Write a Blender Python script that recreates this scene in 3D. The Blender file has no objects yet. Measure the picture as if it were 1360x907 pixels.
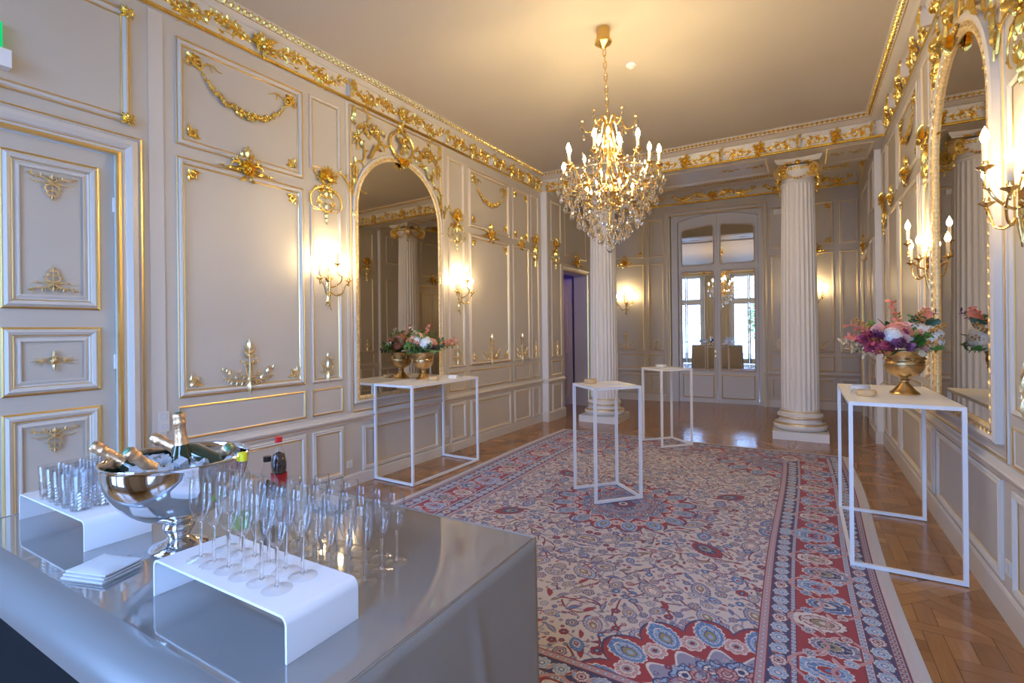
import bpy, math, random
import numpy as np
from mathutils import Vector, Matrix
PI = math.pi
random.seed(7)
SC = bpy.context.scene
COL = SC.collection
# ------------------------------------------------------------------ camera
F_PX, CX, CY, ROLL, YAW, EYE = 660.0, 680.0, 438.2, 0.011, math.radians(30.27), 1.6
FW = Vector((-math.sin(YAW), math.cos(YAW), 0)); RT = Vector((math.cos(YAW), math.sin(YAW), 0)); UP = Vector((0, 0, 1))
_c, _s = math.cos(ROLL), math.sin(ROLL)
cam_r = RT * _c - UP * _s; cam_u = RT * _s + UP * _c
cd = bpy.data.cameras.new('camera'); cam = bpy.data.objects.new('camera', cd); COL.objects.link(cam)
cam.matrix_world = Matrix(((cam_r.x, cam_u.x, -FW.x, 0), (cam_r.y, cam_u.y, -FW.y, 0), (cam_r.z, cam_u.z, -FW.z, EYE), (0, 0, 0, 1)))
cd.sensor_width = 36; cd.lens = F_PX / 1360 * 36; cd.shift_y = -(453.5 - CY) / 1360; cd.clip_start = 0.05; cd.clip_end = 200
SC.camera = cam
# ------------------------------------------------------------------ world, view
w = bpy.data.worlds.new('sky'); SC.world = w; w.use_nodes = True
SKY = 33.0
nt = w.node_tree; bg = nt.nodes['Background']
tc = nt.nodes.new('ShaderNodeTexCoord'); sx = nt.nodes.new('ShaderNodeSeparateXYZ'); cr = nt.nodes.new('ShaderNodeValToRGB')
nt.links.new(tc.outputs['Generated'], sx.inputs[0]); nt.links.new(sx.outputs['Z'], cr.inputs[0]); nt.links.new(cr.outputs[0], bg.inputs[0])
cr.color_ramp.elements[0].color = (0.32, 0.53, 1.0, 1); cr.color_ramp.elements[1].color = (0.24, 0.46, 1.0, 1)
bg.inputs[1].default_value = SKY
SC.view_settings.view_transform = 'Standard'; SC.view_settings.look = 'None'; SC.view_settings.gamma = 1
SC.view_settings.exposure = -0.52
BULB_CH, BULB_SC = 600.0, 330.0          # emission strength of the candle bulbs
WARM = (1.0, 0.74, 0.38)
SC.cycles.max_bounces = 12; SC.cycles.transmission_bounces = 12; SC.cycles.transparent_max_bounces = 40
SC.cycles.glossy_bounces = 6; SC.cycles.diffuse_bounces = 5
SC.cycles.sample_clamp_indirect = 6.0; SC.cycles.use_denoising = True; SC.cycles.blur_glossy = 0.5
# sky portals in the two windows behind the camera (they only guide the sampling of the sky)
def portal(name, x, z, sx_, sz_):
    l = bpy.data.lights.new(name, 'AREA'); l.shape = 'RECTANGLE'; l.size = sx_; l.size_y = sz_; l.cycles.is_portal = True
    o = bpy.data.objects.new(name, l); COL.objects.link(o); o.location = (x, -1.12, z); o.rotation_euler = (PI / 2, 0, 0)
WINX = (-3.03, -0.45)
for _i, _x in enumerate(WINX): portal('window_portal', _x, 2.05, 1.4, 3.7)

# ------------------------------------------------------------------ materials
def mat(name, col, rough=0.5, metal=0.0, bump=None, noise=None, coat=0.0, ior=None, trans=0.0, sheen=0.0, emit=None, spec=None):
    m = bpy.data.materials.new(name); m.use_nodes = True; n = m.node_tree; b = n.nodes['Principled BSDF']
    b.inputs['Base Color'].default_value = (*col, 1); b.inputs['Roughness'].default_value = rough; b.inputs['Metallic'].default_value = metal
    b.inputs['Coat Weight'].default_value = coat; b.inputs['Transmission Weight'].default_value = trans
    if ior: b.inputs['IOR'].default_value = ior
    if spec is not None: b.inputs['Specular IOR Level'].default_value = spec
    if sheen: b.inputs['Sheen Weight'].default_value = sheen
    if emit: b.inputs['Emission Color'].default_value = (*emit[0], 1); b.inputs['Emission Strength'].default_value = emit[1]
    if noise or bump:
        t = n.nodes.new('ShaderNodeTexCoord')
    if noise:
        sc, amt = noise; x = n.nodes.new('ShaderNodeTexNoise'); x.inputs['Scale'].default_value = sc; x.inputs['Detail'].default_value = 4
        n.links.new(t.outputs['Object'], x.inputs['Vector'])
        r = n.nodes.new('ShaderNodeValToRGB'); r.color_ramp.elements[0].position = .3; r.color_ramp.elements[1].position = .7
        r.color_ramp.elements[0].color = (*[c * (1 - amt) for c in col], 1); r.color_ramp.elements[1].color = (*[min(1, c * (1 + amt)) for c in col], 1)
        n.links.new(x.outputs['Fac'], r.inputs[0]); n.links.new(r.outputs[0], b.inputs['Base Color'])
    if bump:
        sc, st = bump; x = n.nodes.new('ShaderNodeTexNoise'); x.inputs['Scale'].default_value = sc; x.inputs['Detail'].default_value = 3
        n.links.new(t.outputs['Object'], x.inputs['Vector'])
        bp = n.nodes.new('ShaderNodeBump'); bp.inputs['Strength'].default_value = st; bp.inputs['Distance'].default_value = 0.004
        n.links.new(x.outputs['Fac'], bp.inputs['Height']); n.links.new(bp.outputs[0], b.inputs['Normal'])
    return m
M = {}
M['paint'] = mat('greige_paint', (0.55, 0.505, 0.435), 0.42, noise=(1.3, .03))
M['trim'] = mat('pale_moulding_paint', (0.63, 0.59, 0.53), 0.38)
M['ceil'] = mat('ceiling_paint', (0.54, 0.49, 0.42), 0.6, noise=(0.6, .05))
M['white'] = mat('column_paint', (0.74, 0.72, 0.69), 0.42)
M['gold'] = mat('gilding', (1.0, 0.66, 0.17), 0.27, 1.0, bump=(160, .25), noise=(25, .14))
M['goldline'] = mat('gilt_lines', (0.88, 0.62, 0.24), 0.36, 1.0)
M['framegold'] = mat('worn_gilding', (0.78, 0.60, 0.32), 0.48, 0.5, bump=(220, .5), noise=(50, .25))
M['palegold'] = mat('pale_gilding', (0.86, 0.67, 0.36), 0.38, 0.85, bump=(160, .25), noise=(40, .15))
M['brass'] = mat('brass', (0.78, 0.55, 0.22), 0.25, 1.0, noise=(60, .2))
M['chand'] = mat('gilt_bronze', (1.0, 0.68, 0.22), 0.22, 1.0)
M['urn'] = mat('antique_gold_urn', (0.62, 0.42, 0.2), 0.3, 1.0, bump=(90, .3), noise=(14, .25))
M['mirror'] = mat('old_mirror', (0.60, 0.55, 0.46), 0.015, 1.0)
M['doormirror'] = mat('door_mirror', (0.86, 0.85, 0.82), 0.01, 1.0)
M['steel'] = mat('powder_white_steel', (0.86, 0.86, 0.87), 0.35)
M['acrylic'] = mat('white_acrylic', (0.86, 0.86, 0.88), 0.12, coat=.5)
M['chrome'] = mat('polished_steel', (0.80, 0.80, 0.82), 0.06, 1.0)
M['cloth'] = mat('taupe_cloth', (0.30, 0.262, 0.225), 0.85, bump=(400, .3), noise=(3, .06))
M['edge_shade'] = mat('painted_edge_shade', (0.014, 0.014, 0.016), 0.95, spec=.1)  # near-black colour holds the shade below the buffet edge
M['buffet'] = mat('glossy_grey_top', (0.30, 0.295, 0.285), 0.06, .35, coat=1.0)
M['buffet_edge'] = mat('rounded_grey_edge', (0.19, 0.19, 0.19), 0.3, coat=.2)
M['linen'] = mat('napkin_linen', (0.62, 0.60, 0.59), 0.9, bump=(500, .4))
M['black'] = mat('black_plastic', (0.02, 0.02, 0.022), 0.4)
M['dglass'] = mat('dark_green_glass', (0.012, 0.03, 0.014), 0.06, coat=1)
M['foil'] = mat('bronze_foil', (0.80, 0.52, 0.30), 0.34, 0.9, bump=(120, .6), noise=(60, .2))
M['cork'] = mat('green_capsule', (0.16, 0.30, 0.18), 0.35, .5)
M['cola'] = mat('cola', (0.03, 0.008, 0.004), 0.05, coat=1)
M['red'] = mat('red_plastic', (0.72, 0.02, 0.02), 0.35)
M['redlabel'] = mat('red_label', (0.48, 0.015, 0.02), 0.45)
M['yellow'] = mat('yellow_plastic', (0.85, 0.75, 0.02), 0.35)
M['lime'] = mat('lime_label', (0.22, 0.32, 0.05), 0.5)
M['candle'] = mat('candle_tube', (0.78, 0.66, 0.45), 0.5)
M['plate'] = mat('socket_plate', (0.70, 0.67, 0.63), 0.35)
M['wood_bowl'] = mat('pale_wood_bowl', (0.62, 0.42, 0.21), 0.45, noise=(12, .12))
M['ceramic'] = mat('grey_ceramic_bowl', (0.62, 0.62, 0.62), 0.3)
M['paper'] = mat('paper', (0.85, 0.85, 0.84), 0.7)
M['leaf_d'] = mat('dark_leaf', (0.018, 0.06, 0.03), 0.45, noise=(30, .3))
M['leaf_g'] = mat('green_leaf', (0.07, 0.19, 0.035), 0.5, noise=(30, .3))
M['leaf_l'] = mat('light_leaf', (0.25, 0.36, 0.08), 0.5, noise=(30, .2))
M['leaf_o'] = mat('ochre_leaf', (0.42, 0.22, 0.05), 0.55, noise=(30, .3))
M['hyd'] = mat('white_petal', (0.82, 0.84, 0.86), 0.6)
M['pinkp'] = mat('pink_petal', (0.72, 0.30, 0.25), 0.6, noise=(40, .15))
M['peach'] = mat('peach_petal', (0.83, 0.45, 0.30), 0.6, noise=(40, .12))
M['blush'] = mat('blush_petal', (0.80, 0.50, 0.47), 0.6, noise=(40, .12))
M['purple'] = mat('purple_petal', (0.18, 0.06, 0.17), 0.6, noise=(40, .3))
M['magenta'] = mat('magenta_petal', (0.35, 0.05, 0.11), 0.6, noise=(40, .3))
M['coral'] = mat('coral_leaf', (0.66, 0.20, 0.13), 0.55, noise=(40, .2))
M['cream'] = mat('cream_blossom', (0.66, 0.58, 0.40), 0.6, noise=(40, .2))
M['curtain'] = mat('curtain_cloth', (0.60, 0.51, 0.38), 0.85)
M['winframe'] = mat('window_paint', (0.66, 0.66, 0.67), 0.45)
M['ledp'] = mat('purple_lit_room', (0.5, 0.45, 0.6), 0.7)
M['facade'] = mat('stone_facade', (0.6, 0.58, 0.55), 0.9, noise=(3, .1))
M['roomdark'] = mat('dim_room_wall', (0.35, 0.32, 0.30), 0.8)
M['grnd'] = mat('court_paving', (0.35, 0.34, 0.32), 0.9, noise=(3, .1))
M['exitgreen'] = mat('exit_sign_green', (0.0, 0.4, 0.12), 0.4, emit=((0.0, 0.55, 0.16), 1.0))
M['exitwhite'] = mat('exit_sign_white', (0.7, 0.9, 0.75), 0.4, emit=((0.55, 1.0, 0.6), 1.2))
M['bulb'] = mat('lit_candle_bulb', (1, .9, .7), 0.3, emit=(WARM, BULB_CH))
M['bulb2'] = mat('lit_sconce_bulb', (1, .9, .7), 0.3, emit=(WARM, BULB_SC))
def glass_mat(name, tint=(1, 1, 1), f0=.04, k=.75, rough=.0):
    m = bpy.data.materials.new(name); m.use_nodes = True; n = m.node_tree; n.nodes.clear()
    o = n.nodes.new('ShaderNodeOutputMaterial'); mx = n.nodes.new('ShaderNodeMixShader'); t = n.nodes.new('ShaderNodeBsdfTransparent'); g = n.nodes.new('ShaderNodeBsdfGlossy')
    t.inputs[0].default_value = (*tint, 1); g.inputs['Roughness'].default_value = rough
    lw = n.nodes.new('ShaderNodeLayerWeight'); lw.inputs[0].default_value = .5
    p = n.nodes.new('ShaderNodeMath'); p.operation = 'POWER'; p.inputs[1].default_value = 3.0
    a = n.nodes.new('ShaderNodeMath'); a.operation = 'MULTIPLY_ADD'; a.inputs[1].default_value = k; a.inputs[2].default_value = f0; a.use_clamp = True
    n.links.new(lw.outputs['Facing'], p.inputs[0]); n.links.new(p.outputs[0], a.inputs[0]); n.links.new(a.outputs[0], mx.inputs[0])
    n.links.new(t.outputs[0], mx.inputs[1]); n.links.new(g.outputs[0], mx.inputs[2]); n.links.new(mx.outputs[0], o.inputs[0]); return m
M['glass'] = glass_mat('thin_blown_glass', (0.995, 0.995, 0.997), .04, .7)
M['footglass'] = glass_mat('flute_foot_glass', (1, 1, 1), .05, .8)
M['pane'] = glass_mat('window_glass', (0.97, 0.98, 0.98), .04, .5)
def solid_glass(name, col, ior=1.5, rough=0.0):
    m = bpy.data.materials.new(name); m.use_nodes = True; n = m.node_tree; n.nodes.clear()
    o = n.nodes.new('ShaderNodeOutputMaterial'); g = n.nodes.new('ShaderNodeBsdfGlass'); g.inputs['Color'].default_value = (*col, 1)
    g.inputs['IOR'].default_value = ior; g.inputs['Roughness'].default_value = rough; n.links.new(g.outputs[0], o.inputs[0]); return m
M['crystal'] = solid_glass('cut_crystal', (1.0, 0.985, 0.95), 1.52)
M['ice'] = mat('ice', (0.80, 0.86, 0.92), .08, trans=.45, ior=1.31, coat=.5)
M['stemglass'] = solid_glass('solid_stem_glass', (1, 1, 1), 1.45)
M['cutglass'] = glass_mat('cut_glass', (0.985, 0.988, 0.995), .12, .75, .03)

# ------------------------------------------------------------------ mesh helpers
class MB:
    def __init__(s): s.v = []; s.f = []
    def add(s, v, f):
        n = len(s.v); s.v.extend([tuple(p) for p in v]); s.f.extend([tuple(i + n for i in q) for q in f]); return s
    def box(s, x0, x1, y0, y1, z0, z1):
        return s.add([(x0, y0, z0), (x1, y0, z0), (x1, y1, z0), (x0, y1, z0), (x0, y0, z1), (x1, y0, z1), (x1, y1, z1), (x0, y1, z1)],
                     [(0, 3, 2, 1), (4, 5, 6, 7), (0, 1, 5, 4), (1, 2, 6, 5), (2, 3, 7, 6), (3, 0, 4, 7)])
    def tube(s, pts, r, n=6, flat=None, cap=True):
        pts = [Vector(p) for p in pts]; m = len(pts)
        if not hasattr(r, '__len__'): r = [r] * m
        ref = Vector((0, 1, 0)) if flat is not None else None
        vs = []; nrm = None
        for i, p in enumerate(pts):
            t = (pts[min(i + 1, m - 1)] - pts[max(i - 1, 0)])
            t = t.normalized() if t.length > 1e-9 else Vector((0, 0, 1))
            if flat is not None: a = ref; b = t.cross(a).normalized(); ra, rb = r[i] * flat, r[i]
            else:
                if nrm is None: nrm = Vector((0, 0, 1)) if abs(t.z) < .9 else Vector((1, 0, 0))
                nrm = (nrm - t * nrm.dot(t)).normalized(); a = nrm; b = t.cross(a); ra = rb = r[i]
            for k in range(n):
                q = 2 * PI * k / n; vs.append(p + a * (ra * math.cos(q)) + b * (rb * math.sin(q)))
        fs = [(i * n + k, i * n + (k + 1) % n, (i + 1) * n + (k + 1) % n, (i + 1) * n + k) for i in range(m - 1) for k in range(n)]
        if cap: fs += [tuple(range(n))[::-1], tuple((m - 1) * n + k for k in range(n))]
        return s.add(vs, fs)
    def lathe(s, prof, n=24, c=(0, 0, 0), flute=None, mtx=None, sx=1, sy=1, closed=False):
        vs = []
        for j, (r, z) in enumerate(prof):
            for k in range(n):
                q = 2 * PI * k / n; rr = r * (flute(k, j) if flute else 1)
                p = Vector((rr * math.cos(q) * sx, rr * math.sin(q) * sy, z))
                if mtx is not None: p = mtx @ p
                vs.append((p.x + c[0], p.y + c[1], p.z + c[2]))
        fs = [(j * n + k, j * n + (k + 1) % n, (j + 1) * n + (k + 1) % n, (j + 1) * n + k) for j in range(len(prof) - 1) for k in range(n)]
        if prof[0][0] > 1e-5 and closed: fs.append(tuple(range(n))[::-1])
        if prof[-1][0] > 1e-5 and closed: fs.append(tuple((len(prof) - 1) * n + k for k in range(n)))
        return s.add(vs, fs)
    def ball(s, c, r, n=6, m=4, sc=(1, 1, 1)):
        prof = [(math.sin(PI * j / m) * r, -math.cos(PI * j / m) * r) for j in range(m + 1)]
        prof[0] = (1e-6, -r); prof[-1] = (1e-6, r); k = len(s.v)
        s.lathe(prof, n); s.v[k:] = [(x * sc[0] + c[0], y * sc[1] + c[1], z * sc[2] + c[2]) for x, y, z in s.v[k:]]; return s
    def xf(s, mt, k0=0):
        s.v[k0:] = [tuple(mt @ Vector(p)) for p in s.v[k0:]]; return s
    def mesh(s, name, material, smooth=35, attr=None):
        me = bpy.data.meshes.new(name); me.from_pydata(s.v, [], s.f); me.update()
        if smooth:
            me.polygons.foreach_set('use_smooth', [True] * len(me.polygons)); me.set_sharp_from_angle(angle=math.radians(smooth))
        if material is not None: me.materials.append(M[material] if isinstance(material, str) else material)
        return me
    def build(s, name, material, parent=None, smooth=35, loc=None):
        return link(name, s.mesh(name, material, smooth), parent, loc)
def link(name, data, parent=None, loc=None, rot=None, scl=None):
    o = bpy.data.objects.new(name, data); COL.objects.link(o)
    if parent is not None: o.parent = parent
    if loc is not None: o.location = loc
    if rot is not None: o.rotation_euler = rot
    if scl is not None: o.scale = scl
    return o
def tag(o, label=None, cat=None, group=None, kind=None):
    if label: o['label'] = label
    if cat: o['category'] = cat
    if group: o['group'] = group
    if kind: o['kind'] = kind
    return o
def thing(name, loc, label, cat, group=None, rz=0):
    return tag(link(name, None, None, loc, (0, 0, rz)), label, cat, group)
def copy_tree(o, parent=None):
    c = o.copy(); COL.objects.link(c); c.parent = parent
    for ch in list(o.children): copy_tree(ch, c)
    return c
def at(x, y, depth):
    """world point that stands `depth` metres in front of the camera on the sight line of pixel x, y (1360x907)"""
    a, b = x - CX, CY - y; a2, b2 = a * _c + b * _s, -a * _s + b * _c
    return Vector((0, 0, EYE)) + FW * depth + RT * (a2 / F_PX * depth) + UP * (b2 / F_PX * depth)

# ------------------------------------------------------------------ relief ornament library (x, z in the wall plane, relief towards -y)
class Orn(MB):
    def scroll(s, x, z, ang, L, c0, c1, r0, r1, n=12, bead=1.6, leaf=0.0, w=0.0, k=5):
        a = ang; pts = []; rr = []; d = L / n
        for i in range(n + 1):
            t = i / n; pts.append((x, -(w + .55 * (r0 * (1 - t) + r1 * t)), z)); rr.append(r0 * (1 - t) + r1 * t)
            if leaf and i in (n // 4, n // 2, 3 * n // 4):
                sg = 1 if c1 < 0 else -1
                s.leaf(x, z, a + sg * .9, leaf * (1.2 - .5 * t), leaf * .42, sg * .8, w=w)
            x += math.cos(a) * d; z += math.sin(a) * d; a += (c0 + (c1 - c0) * t) * d
        s.tube(pts, rr, k, flat=.9)
        if bead: s.ball((pts[-1][0], -(w + r1), pts[-1][2]), r1 * bead, 6, 4, (1, .8, 1))
        return pts[-1][0], pts[-1][2], a
    def leaf(s, x, z, ang, L, W, bend=0, h=None, w=0.0, n=5):
        h = h if h is not None else W * .5; vs = []; a = ang; px, pz = x, z; d = L / n
        for i in range(n + 1):
            t = i / n; wd = W * .5 * math.sin(PI * min(1, .12 + .9 * t) ** .8) * (1.0 if i % 2 else .72)
            if i == n: wd = .0008
            nx, nz = -math.sin(a), math.cos(a); hh = h * math.sin(PI * (.15 + .7 * t)) + w
            vs += [(px + nx * wd, -(w + .001), pz + nz * wd), (px, -hh - .002, pz), (px - nx * wd, -(w + .001), pz - nz * wd)]
            px += math.cos(a) * d; pz += math.sin(a) * d; a += bend / n
        fs = []
        for i in range(n):
            b = i * 3; fs += [(b, b + 1, b + 4, b + 3), (b + 1, b + 2, b + 5, b + 4)]
        return s.add(vs, fs)
    def bead(s, x, z, r, w=0.0): return s.ball((x, -w - r * .4, z), r, 6, 4, (1, .8, 1))
    def rose(s, x, z, r, n=6, w=0.0):
        for i in range(n): s.leaf(x, z, 2 * PI * i / n + .3, r, r * .75, .3, w=w)
        return s.bead(x, z, r * .36, w + r * .12)
    def ring(s, x, z, r, t, n=14):
        return s.tube([(x + r * math.cos(2 * PI * i / n), -t, z + r * math.sin(2 * PI * i / n)) for i in range(n + 1)], t, 5, flat=1, cap=False)
    def shell(s, x, z, r, n=9, a0=0, a1=PI, w=.01):
        for i in range(n):
            a = a0 + (a1 - a0) * i / (n - 1); s.leaf(x, z, a, r * (1 - .12 * abs(math.cos(a))), r * .34, 0, h=r * .16 + w, w=w)
        return s.bead(x, z, r * .2, w + .01)
    def sym(s, fn):
        fn(); k = len(s.v); kf = len(s.f)
        s.v += [(-x, y, z) for x, y, z in s.v[:k]]; s.f += [tuple(i + k for i in q[::-1]) for q in s.f[:kf]]; return s
ORN = {}
def orn(name):
    def deco(fn): ORN[name] = fn().mesh(name, None, 50); return fn
    return deco
@orn('gilt_corner')      # sits in a lower-left corner, legs along +x and +z
def _():
    o = Orn()
    for f in (lambda x, z, a, *k, **q: o.scroll(x, z, a, *k, **q), lambda x, z, a, L, c0, c1, *k, **q: o.scroll(z, x, PI / 2 - a, L, -c0, -c1, *k, **q)):
        f(.012, .012, 0.15, .10, 6, 60, .006, .003, leaf=.034); f(.03, .02, .2, .06, -10, 90, .005, .0025, leaf=.02)
    o.leaf(.01, .01, PI / 4, .065, .038); o.bead(.02, .02, .009); o.leaf(.05, .012, 0.1, .06, .024); o.leaf(.012, .05, PI / 2 - .1, .06, .024); o.rose(.03, .03, .02); return o
@orn('gilt_spray')       # anchor-shaped spray, about 0.38 wide 0.45 tall, foot at z 0
def _():
    o = Orn()
    def h():
        o.scroll(0.01, .10, -.15, .17, 2, 6, .008, .006, leaf=.045, bead=0); o.scroll(.165, .135, 1.1, .10, 4, -50, .006, .003, leaf=.04)
        o.scroll(.15, .12, .1, .07, -10, 60, .005, .0025, leaf=.03); o.scroll(0.01, .115, .5, .11, -8, 46, .006, .003, leaf=.035)
        o.scroll(0.012, .13, 1.25, .13, 6, -9, .007, .005, leaf=.03); o.scroll(.012, .245, .2, .07, -6, 60, .005, .003, leaf=.03)
        o.leaf(.10, .105, .9, .05, .03, .6); o.leaf(.16, .15, 1.5, .06, .03, -.6); o.leaf(.0, .09, -.6, .06, .03); o.leaf(.06, .095, -.5, .04, .022)
        o.leaf(0, .33, .25, .065, .036, .7); o.leaf(0, .36, .8, .055, .03, .3); o.leaf(0, .3, -.1, .05, .03, .8)
    o.sym(h); o.leaf(0, .35, PI / 2, .10, .05); o.leaf(0, .09, -PI / 2, .1, .055); o.rose(0, .33, .032); o.rose(0, .24, .022)
    o.tube([(0, -.008, .09), (0, -.012, .2), (0, -.006, .36)], [.013, .010, .006], 6, flat=1); o.bead(0, .03, .02); o.bead(0, .11, .018); return o
@orn('gilt_spray_narrow')
def _():
    o = Orn()
    def h():
        o.scroll(0, .24, -.5, .13, -5, -14, .006, .004, leaf=.03, bead=2); o.scroll(0, .06, .2, .13, 4, 60, .007, .003, leaf=.035)
        o.scroll(0, .05, 1.0, .12, 7, -34, .006, .003, leaf=.028); o.scroll(0, .12, .7, .09, -8, 50, .005, .003, leaf=.025)
    o.sym(h); o.leaf(0, .0, PI / 2, .1, .045); o.leaf(0, .12, PI / 2, .09, .035); o.leaf(0, .23, PI / 2, .05, .025); o.bead(0, .28, .007); o.rose(0, .08, .028)
    o.tube([(0, -.005, .0), (0, -.005, .28)], .0035, 5, flat=1); o.leaf(0, .03, -PI / 2, .045, .03); return o
@orn('gilt_crown')       # mid-rail crowning ornament 0.46 wide 0.36 tall, centred
def _():
    o = Orn()
    def h():
        o.scroll(.02, -.05, 1.2, .16, -4, -30, .016, .006, leaf=.05); o.scroll(.03, .0, .2, .10, 8, 34, .012, .006, leaf=.04)
        o.leaf(.05, -.03, -.15, .12, .05, .3); o.leaf(.13, -.035, -.1, .07, .035, -.6); o.leaf(.19, -.04, .2, .055, .02, -.6)
        o.leaf(.02, -.09, -.9, .07, .04, .8); o.bead(.09, .045, .012); o.leaf(.03, .07, .9, .06, .035, .6)
    o.sym(h); o.shell(0, -.02, .085, 9, .05, PI - .05, w=.02); o.shell(0, -.03, .075, 7, -PI + .3, -.3, w=.012)
    o.rose(0, .03, .03, w=.03); o.leaf(0, .08, PI / 2, .1, .05); o.leaf(0, .12, PI / 2 + .8, .05, .025); o.leaf(0, .12, PI / 2 - .8, .05, .025); return o
@orn('gilt_cartouche')   # shell above an open heart of scrolls: 0.34 wide, 0.62 tall, centred
def _():
    o = Orn()
    def h():
        o.scroll(.02, .08, .55, .17, .5, 9, .014, .006, leaf=.03); o.scroll(.012, .07, -.6, .07, 6, 30, .008, .004)
        o.scroll(.03, .04, -.15, .33, -4, -13, .009, .005, n=18, leaf=.034, bead=0); o.scroll(.0, -.06, .5, .2, -9, -44, .007, .004, n=16, leaf=.02); o.scroll(.02, .02, -.8, .14, 8, 50, .006, .003, leaf=.02); o.scroll(.06, -.10, .5, .09, -20, -70, .005, .003)
        o.scroll(.0, -.2, .35, .13, 6, 24, .007, .004); o.leaf(.02, .03, -.5, .07, .03, .5); o.leaf(.05, .0, -1.2, .07, .03, -.5)
        o.leaf(.11, .04, -.9, .05, .02); o.leaf(.08, -.13, -1.9, .08, .03, -.5); o.bead(.03, -.03, .01)
    o.sym(h); o.shell(0, .13, .125, 11, -.25, PI + .25, w=.02); o.rose(0, .06, .035, w=.02); o.leaf(0, .03, -PI / 2, .1, .045)
    o.leaf(0, -.2, -PI / 2, .07, .04); o.leaf(0, -.25, -PI / 2, .06, .03); o.leaf(0, -.1, -PI / 2, .09, .03); o.bead(0, -.31, .009); return o
@orn('gilt_door_spray')  # hangs down from z 0; 0.24 wide
def _():
    o = Orn()
    def h():
        o.scroll(.010, -.045, .75, .06, -16, -8, .006, .0045, leaf=.022, bead=0); o.scroll(.058, -.018, -.35, .065, 16, 70, .0045, .0025, leaf=.018)
        o.scroll(.012, -.050, -.30, .075, 10, -16, .0045, .003, bead=0); o.scroll(.083, -.056, .1, .03, -20, 120, .003, .002)
        o.scroll(.002, -.062, -.15, .085, -20, -80, .0065, .003, leaf=.022); o.scroll(.002, -.102, -.1, .06, -28, -110, .0055, .0025, leaf=.015); o.scroll(.0, -.132, -.1, .035, -50, -150, .004, .002)
        o.leaf(.05, -.018, 1.2, .022, .016, .4); o.leaf(.10, -.018, .3, .03, .013, .6)
    o.sym(h); o.leaf(0, -.03, PI / 2, .035, .022); o.leaf(0, -.03, PI / 2 + .8, .03, .016); o.leaf(0, -.03, PI / 2 - .8, .03, .016); o.tube([(0, -.004, -.03), (0, -.004, -.14)], .003, 5, flat=1); o.leaf(0, -.135, -PI / 2, .03, .012); o.bead(0, -.168, .004); o.rose(0, -.05, .016, 5); return o
@orn('gilt_lozenge')
def _():
    o = Orn()
    def h():
        o.scroll(.0, .03, -.5, .06, 8, -4, .004, .003); o.scroll(.0, -.03, .5, .06, -8, 4, .004, .003)
        o.scroll(.05, .003, .5, .05, 10, -50, .0035, .002); o.scroll(.05, -.003, -.5, .05, -10, 50, .0035, .002)
        o.leaf(.04, 0, 0, .07, .016); o.bead(.12, 0, .0035)
    o.sym(h); o.rose(0, 0, .026, 8); o.leaf(0, .02, PI / 2, .05, .022); o.leaf(0, -.02, -PI / 2, .05, .022); return o
@orn('gilt_garland')     # two ringed ends with a flower festoon and ribbons: 0.84 wide
def _():
    o = Orn(); rnd = random.Random(3)
    for sg in (-1, 1):
        o.ring(sg * .40, .0, .032, .010); o.bead(sg * .40, 0, .014); o.leaf(sg * .42, .03, PI / 2 - sg * .9, .06, .03)
        for dx, a, L, c0, c1 in ((.36, PI / 2 - .25, .07, -20, 22), (.30, .2, .1, -14, 20), (.44, -PI / 2 + .3, .16, -22, 24), (.42, -PI / 2 - .4, .12, 22, -26), (.33, .6, .09, -30, 24)):
            aa = a if sg < 0 else PI - a; m = 2.4 if sg < 0 else -2.4
            o.scroll(sg * dx, .0 if dx > .35 else .035, aa, L, c0 * m, c1 * m, .006, .003, bead=0)
    for i in range(46):
        t = i / 45; x = -.38 + .76 * t; z = -.035 - .245 * max(0, 1 - (2 * t - 1) ** 2) ** .8; g = .45 + .75 * math.sin(PI * t)
        o.rose(x + rnd.uniform(-.012, .012) * g, z + rnd.uniform(-.018, .018) * g, .022 * g + .006, 5, w=rnd.uniform(0, .02))
        if i % 2: o.leaf(x, z, rnd.uniform(0, 2 * PI), .045 * g, .022 * g, .5, w=.008)
    return o
@orn('gilt_block')       # leafy block on the overdoor frame corners
def _():
    o = Orn()
    for i in range(8): o.leaf(0, 0, PI / 4 * i, .05, .03, .4, w=.02)
    o.rose(0, 0, .03, w=.026)
    for a in (-.028, .028):
        for b in (-.028, .028): o.bead(a, b, .012, .016)
    return o
def curl_arm(o, x, z, a, L, c, r, sg=1, leaf=.05):
    x1, z1, a1 = o.scroll(x, z, a, L, c * .3, c, r, r * .7, bead=0, leaf=leaf)
    return o.scroll(x1, z1, a1, L * .75, c * 1.5, (3.6 / L) * (1 if c > 0 else -1) * 2, r * .7, r * .35, bead=1.8, leaf=leaf * .6)
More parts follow.
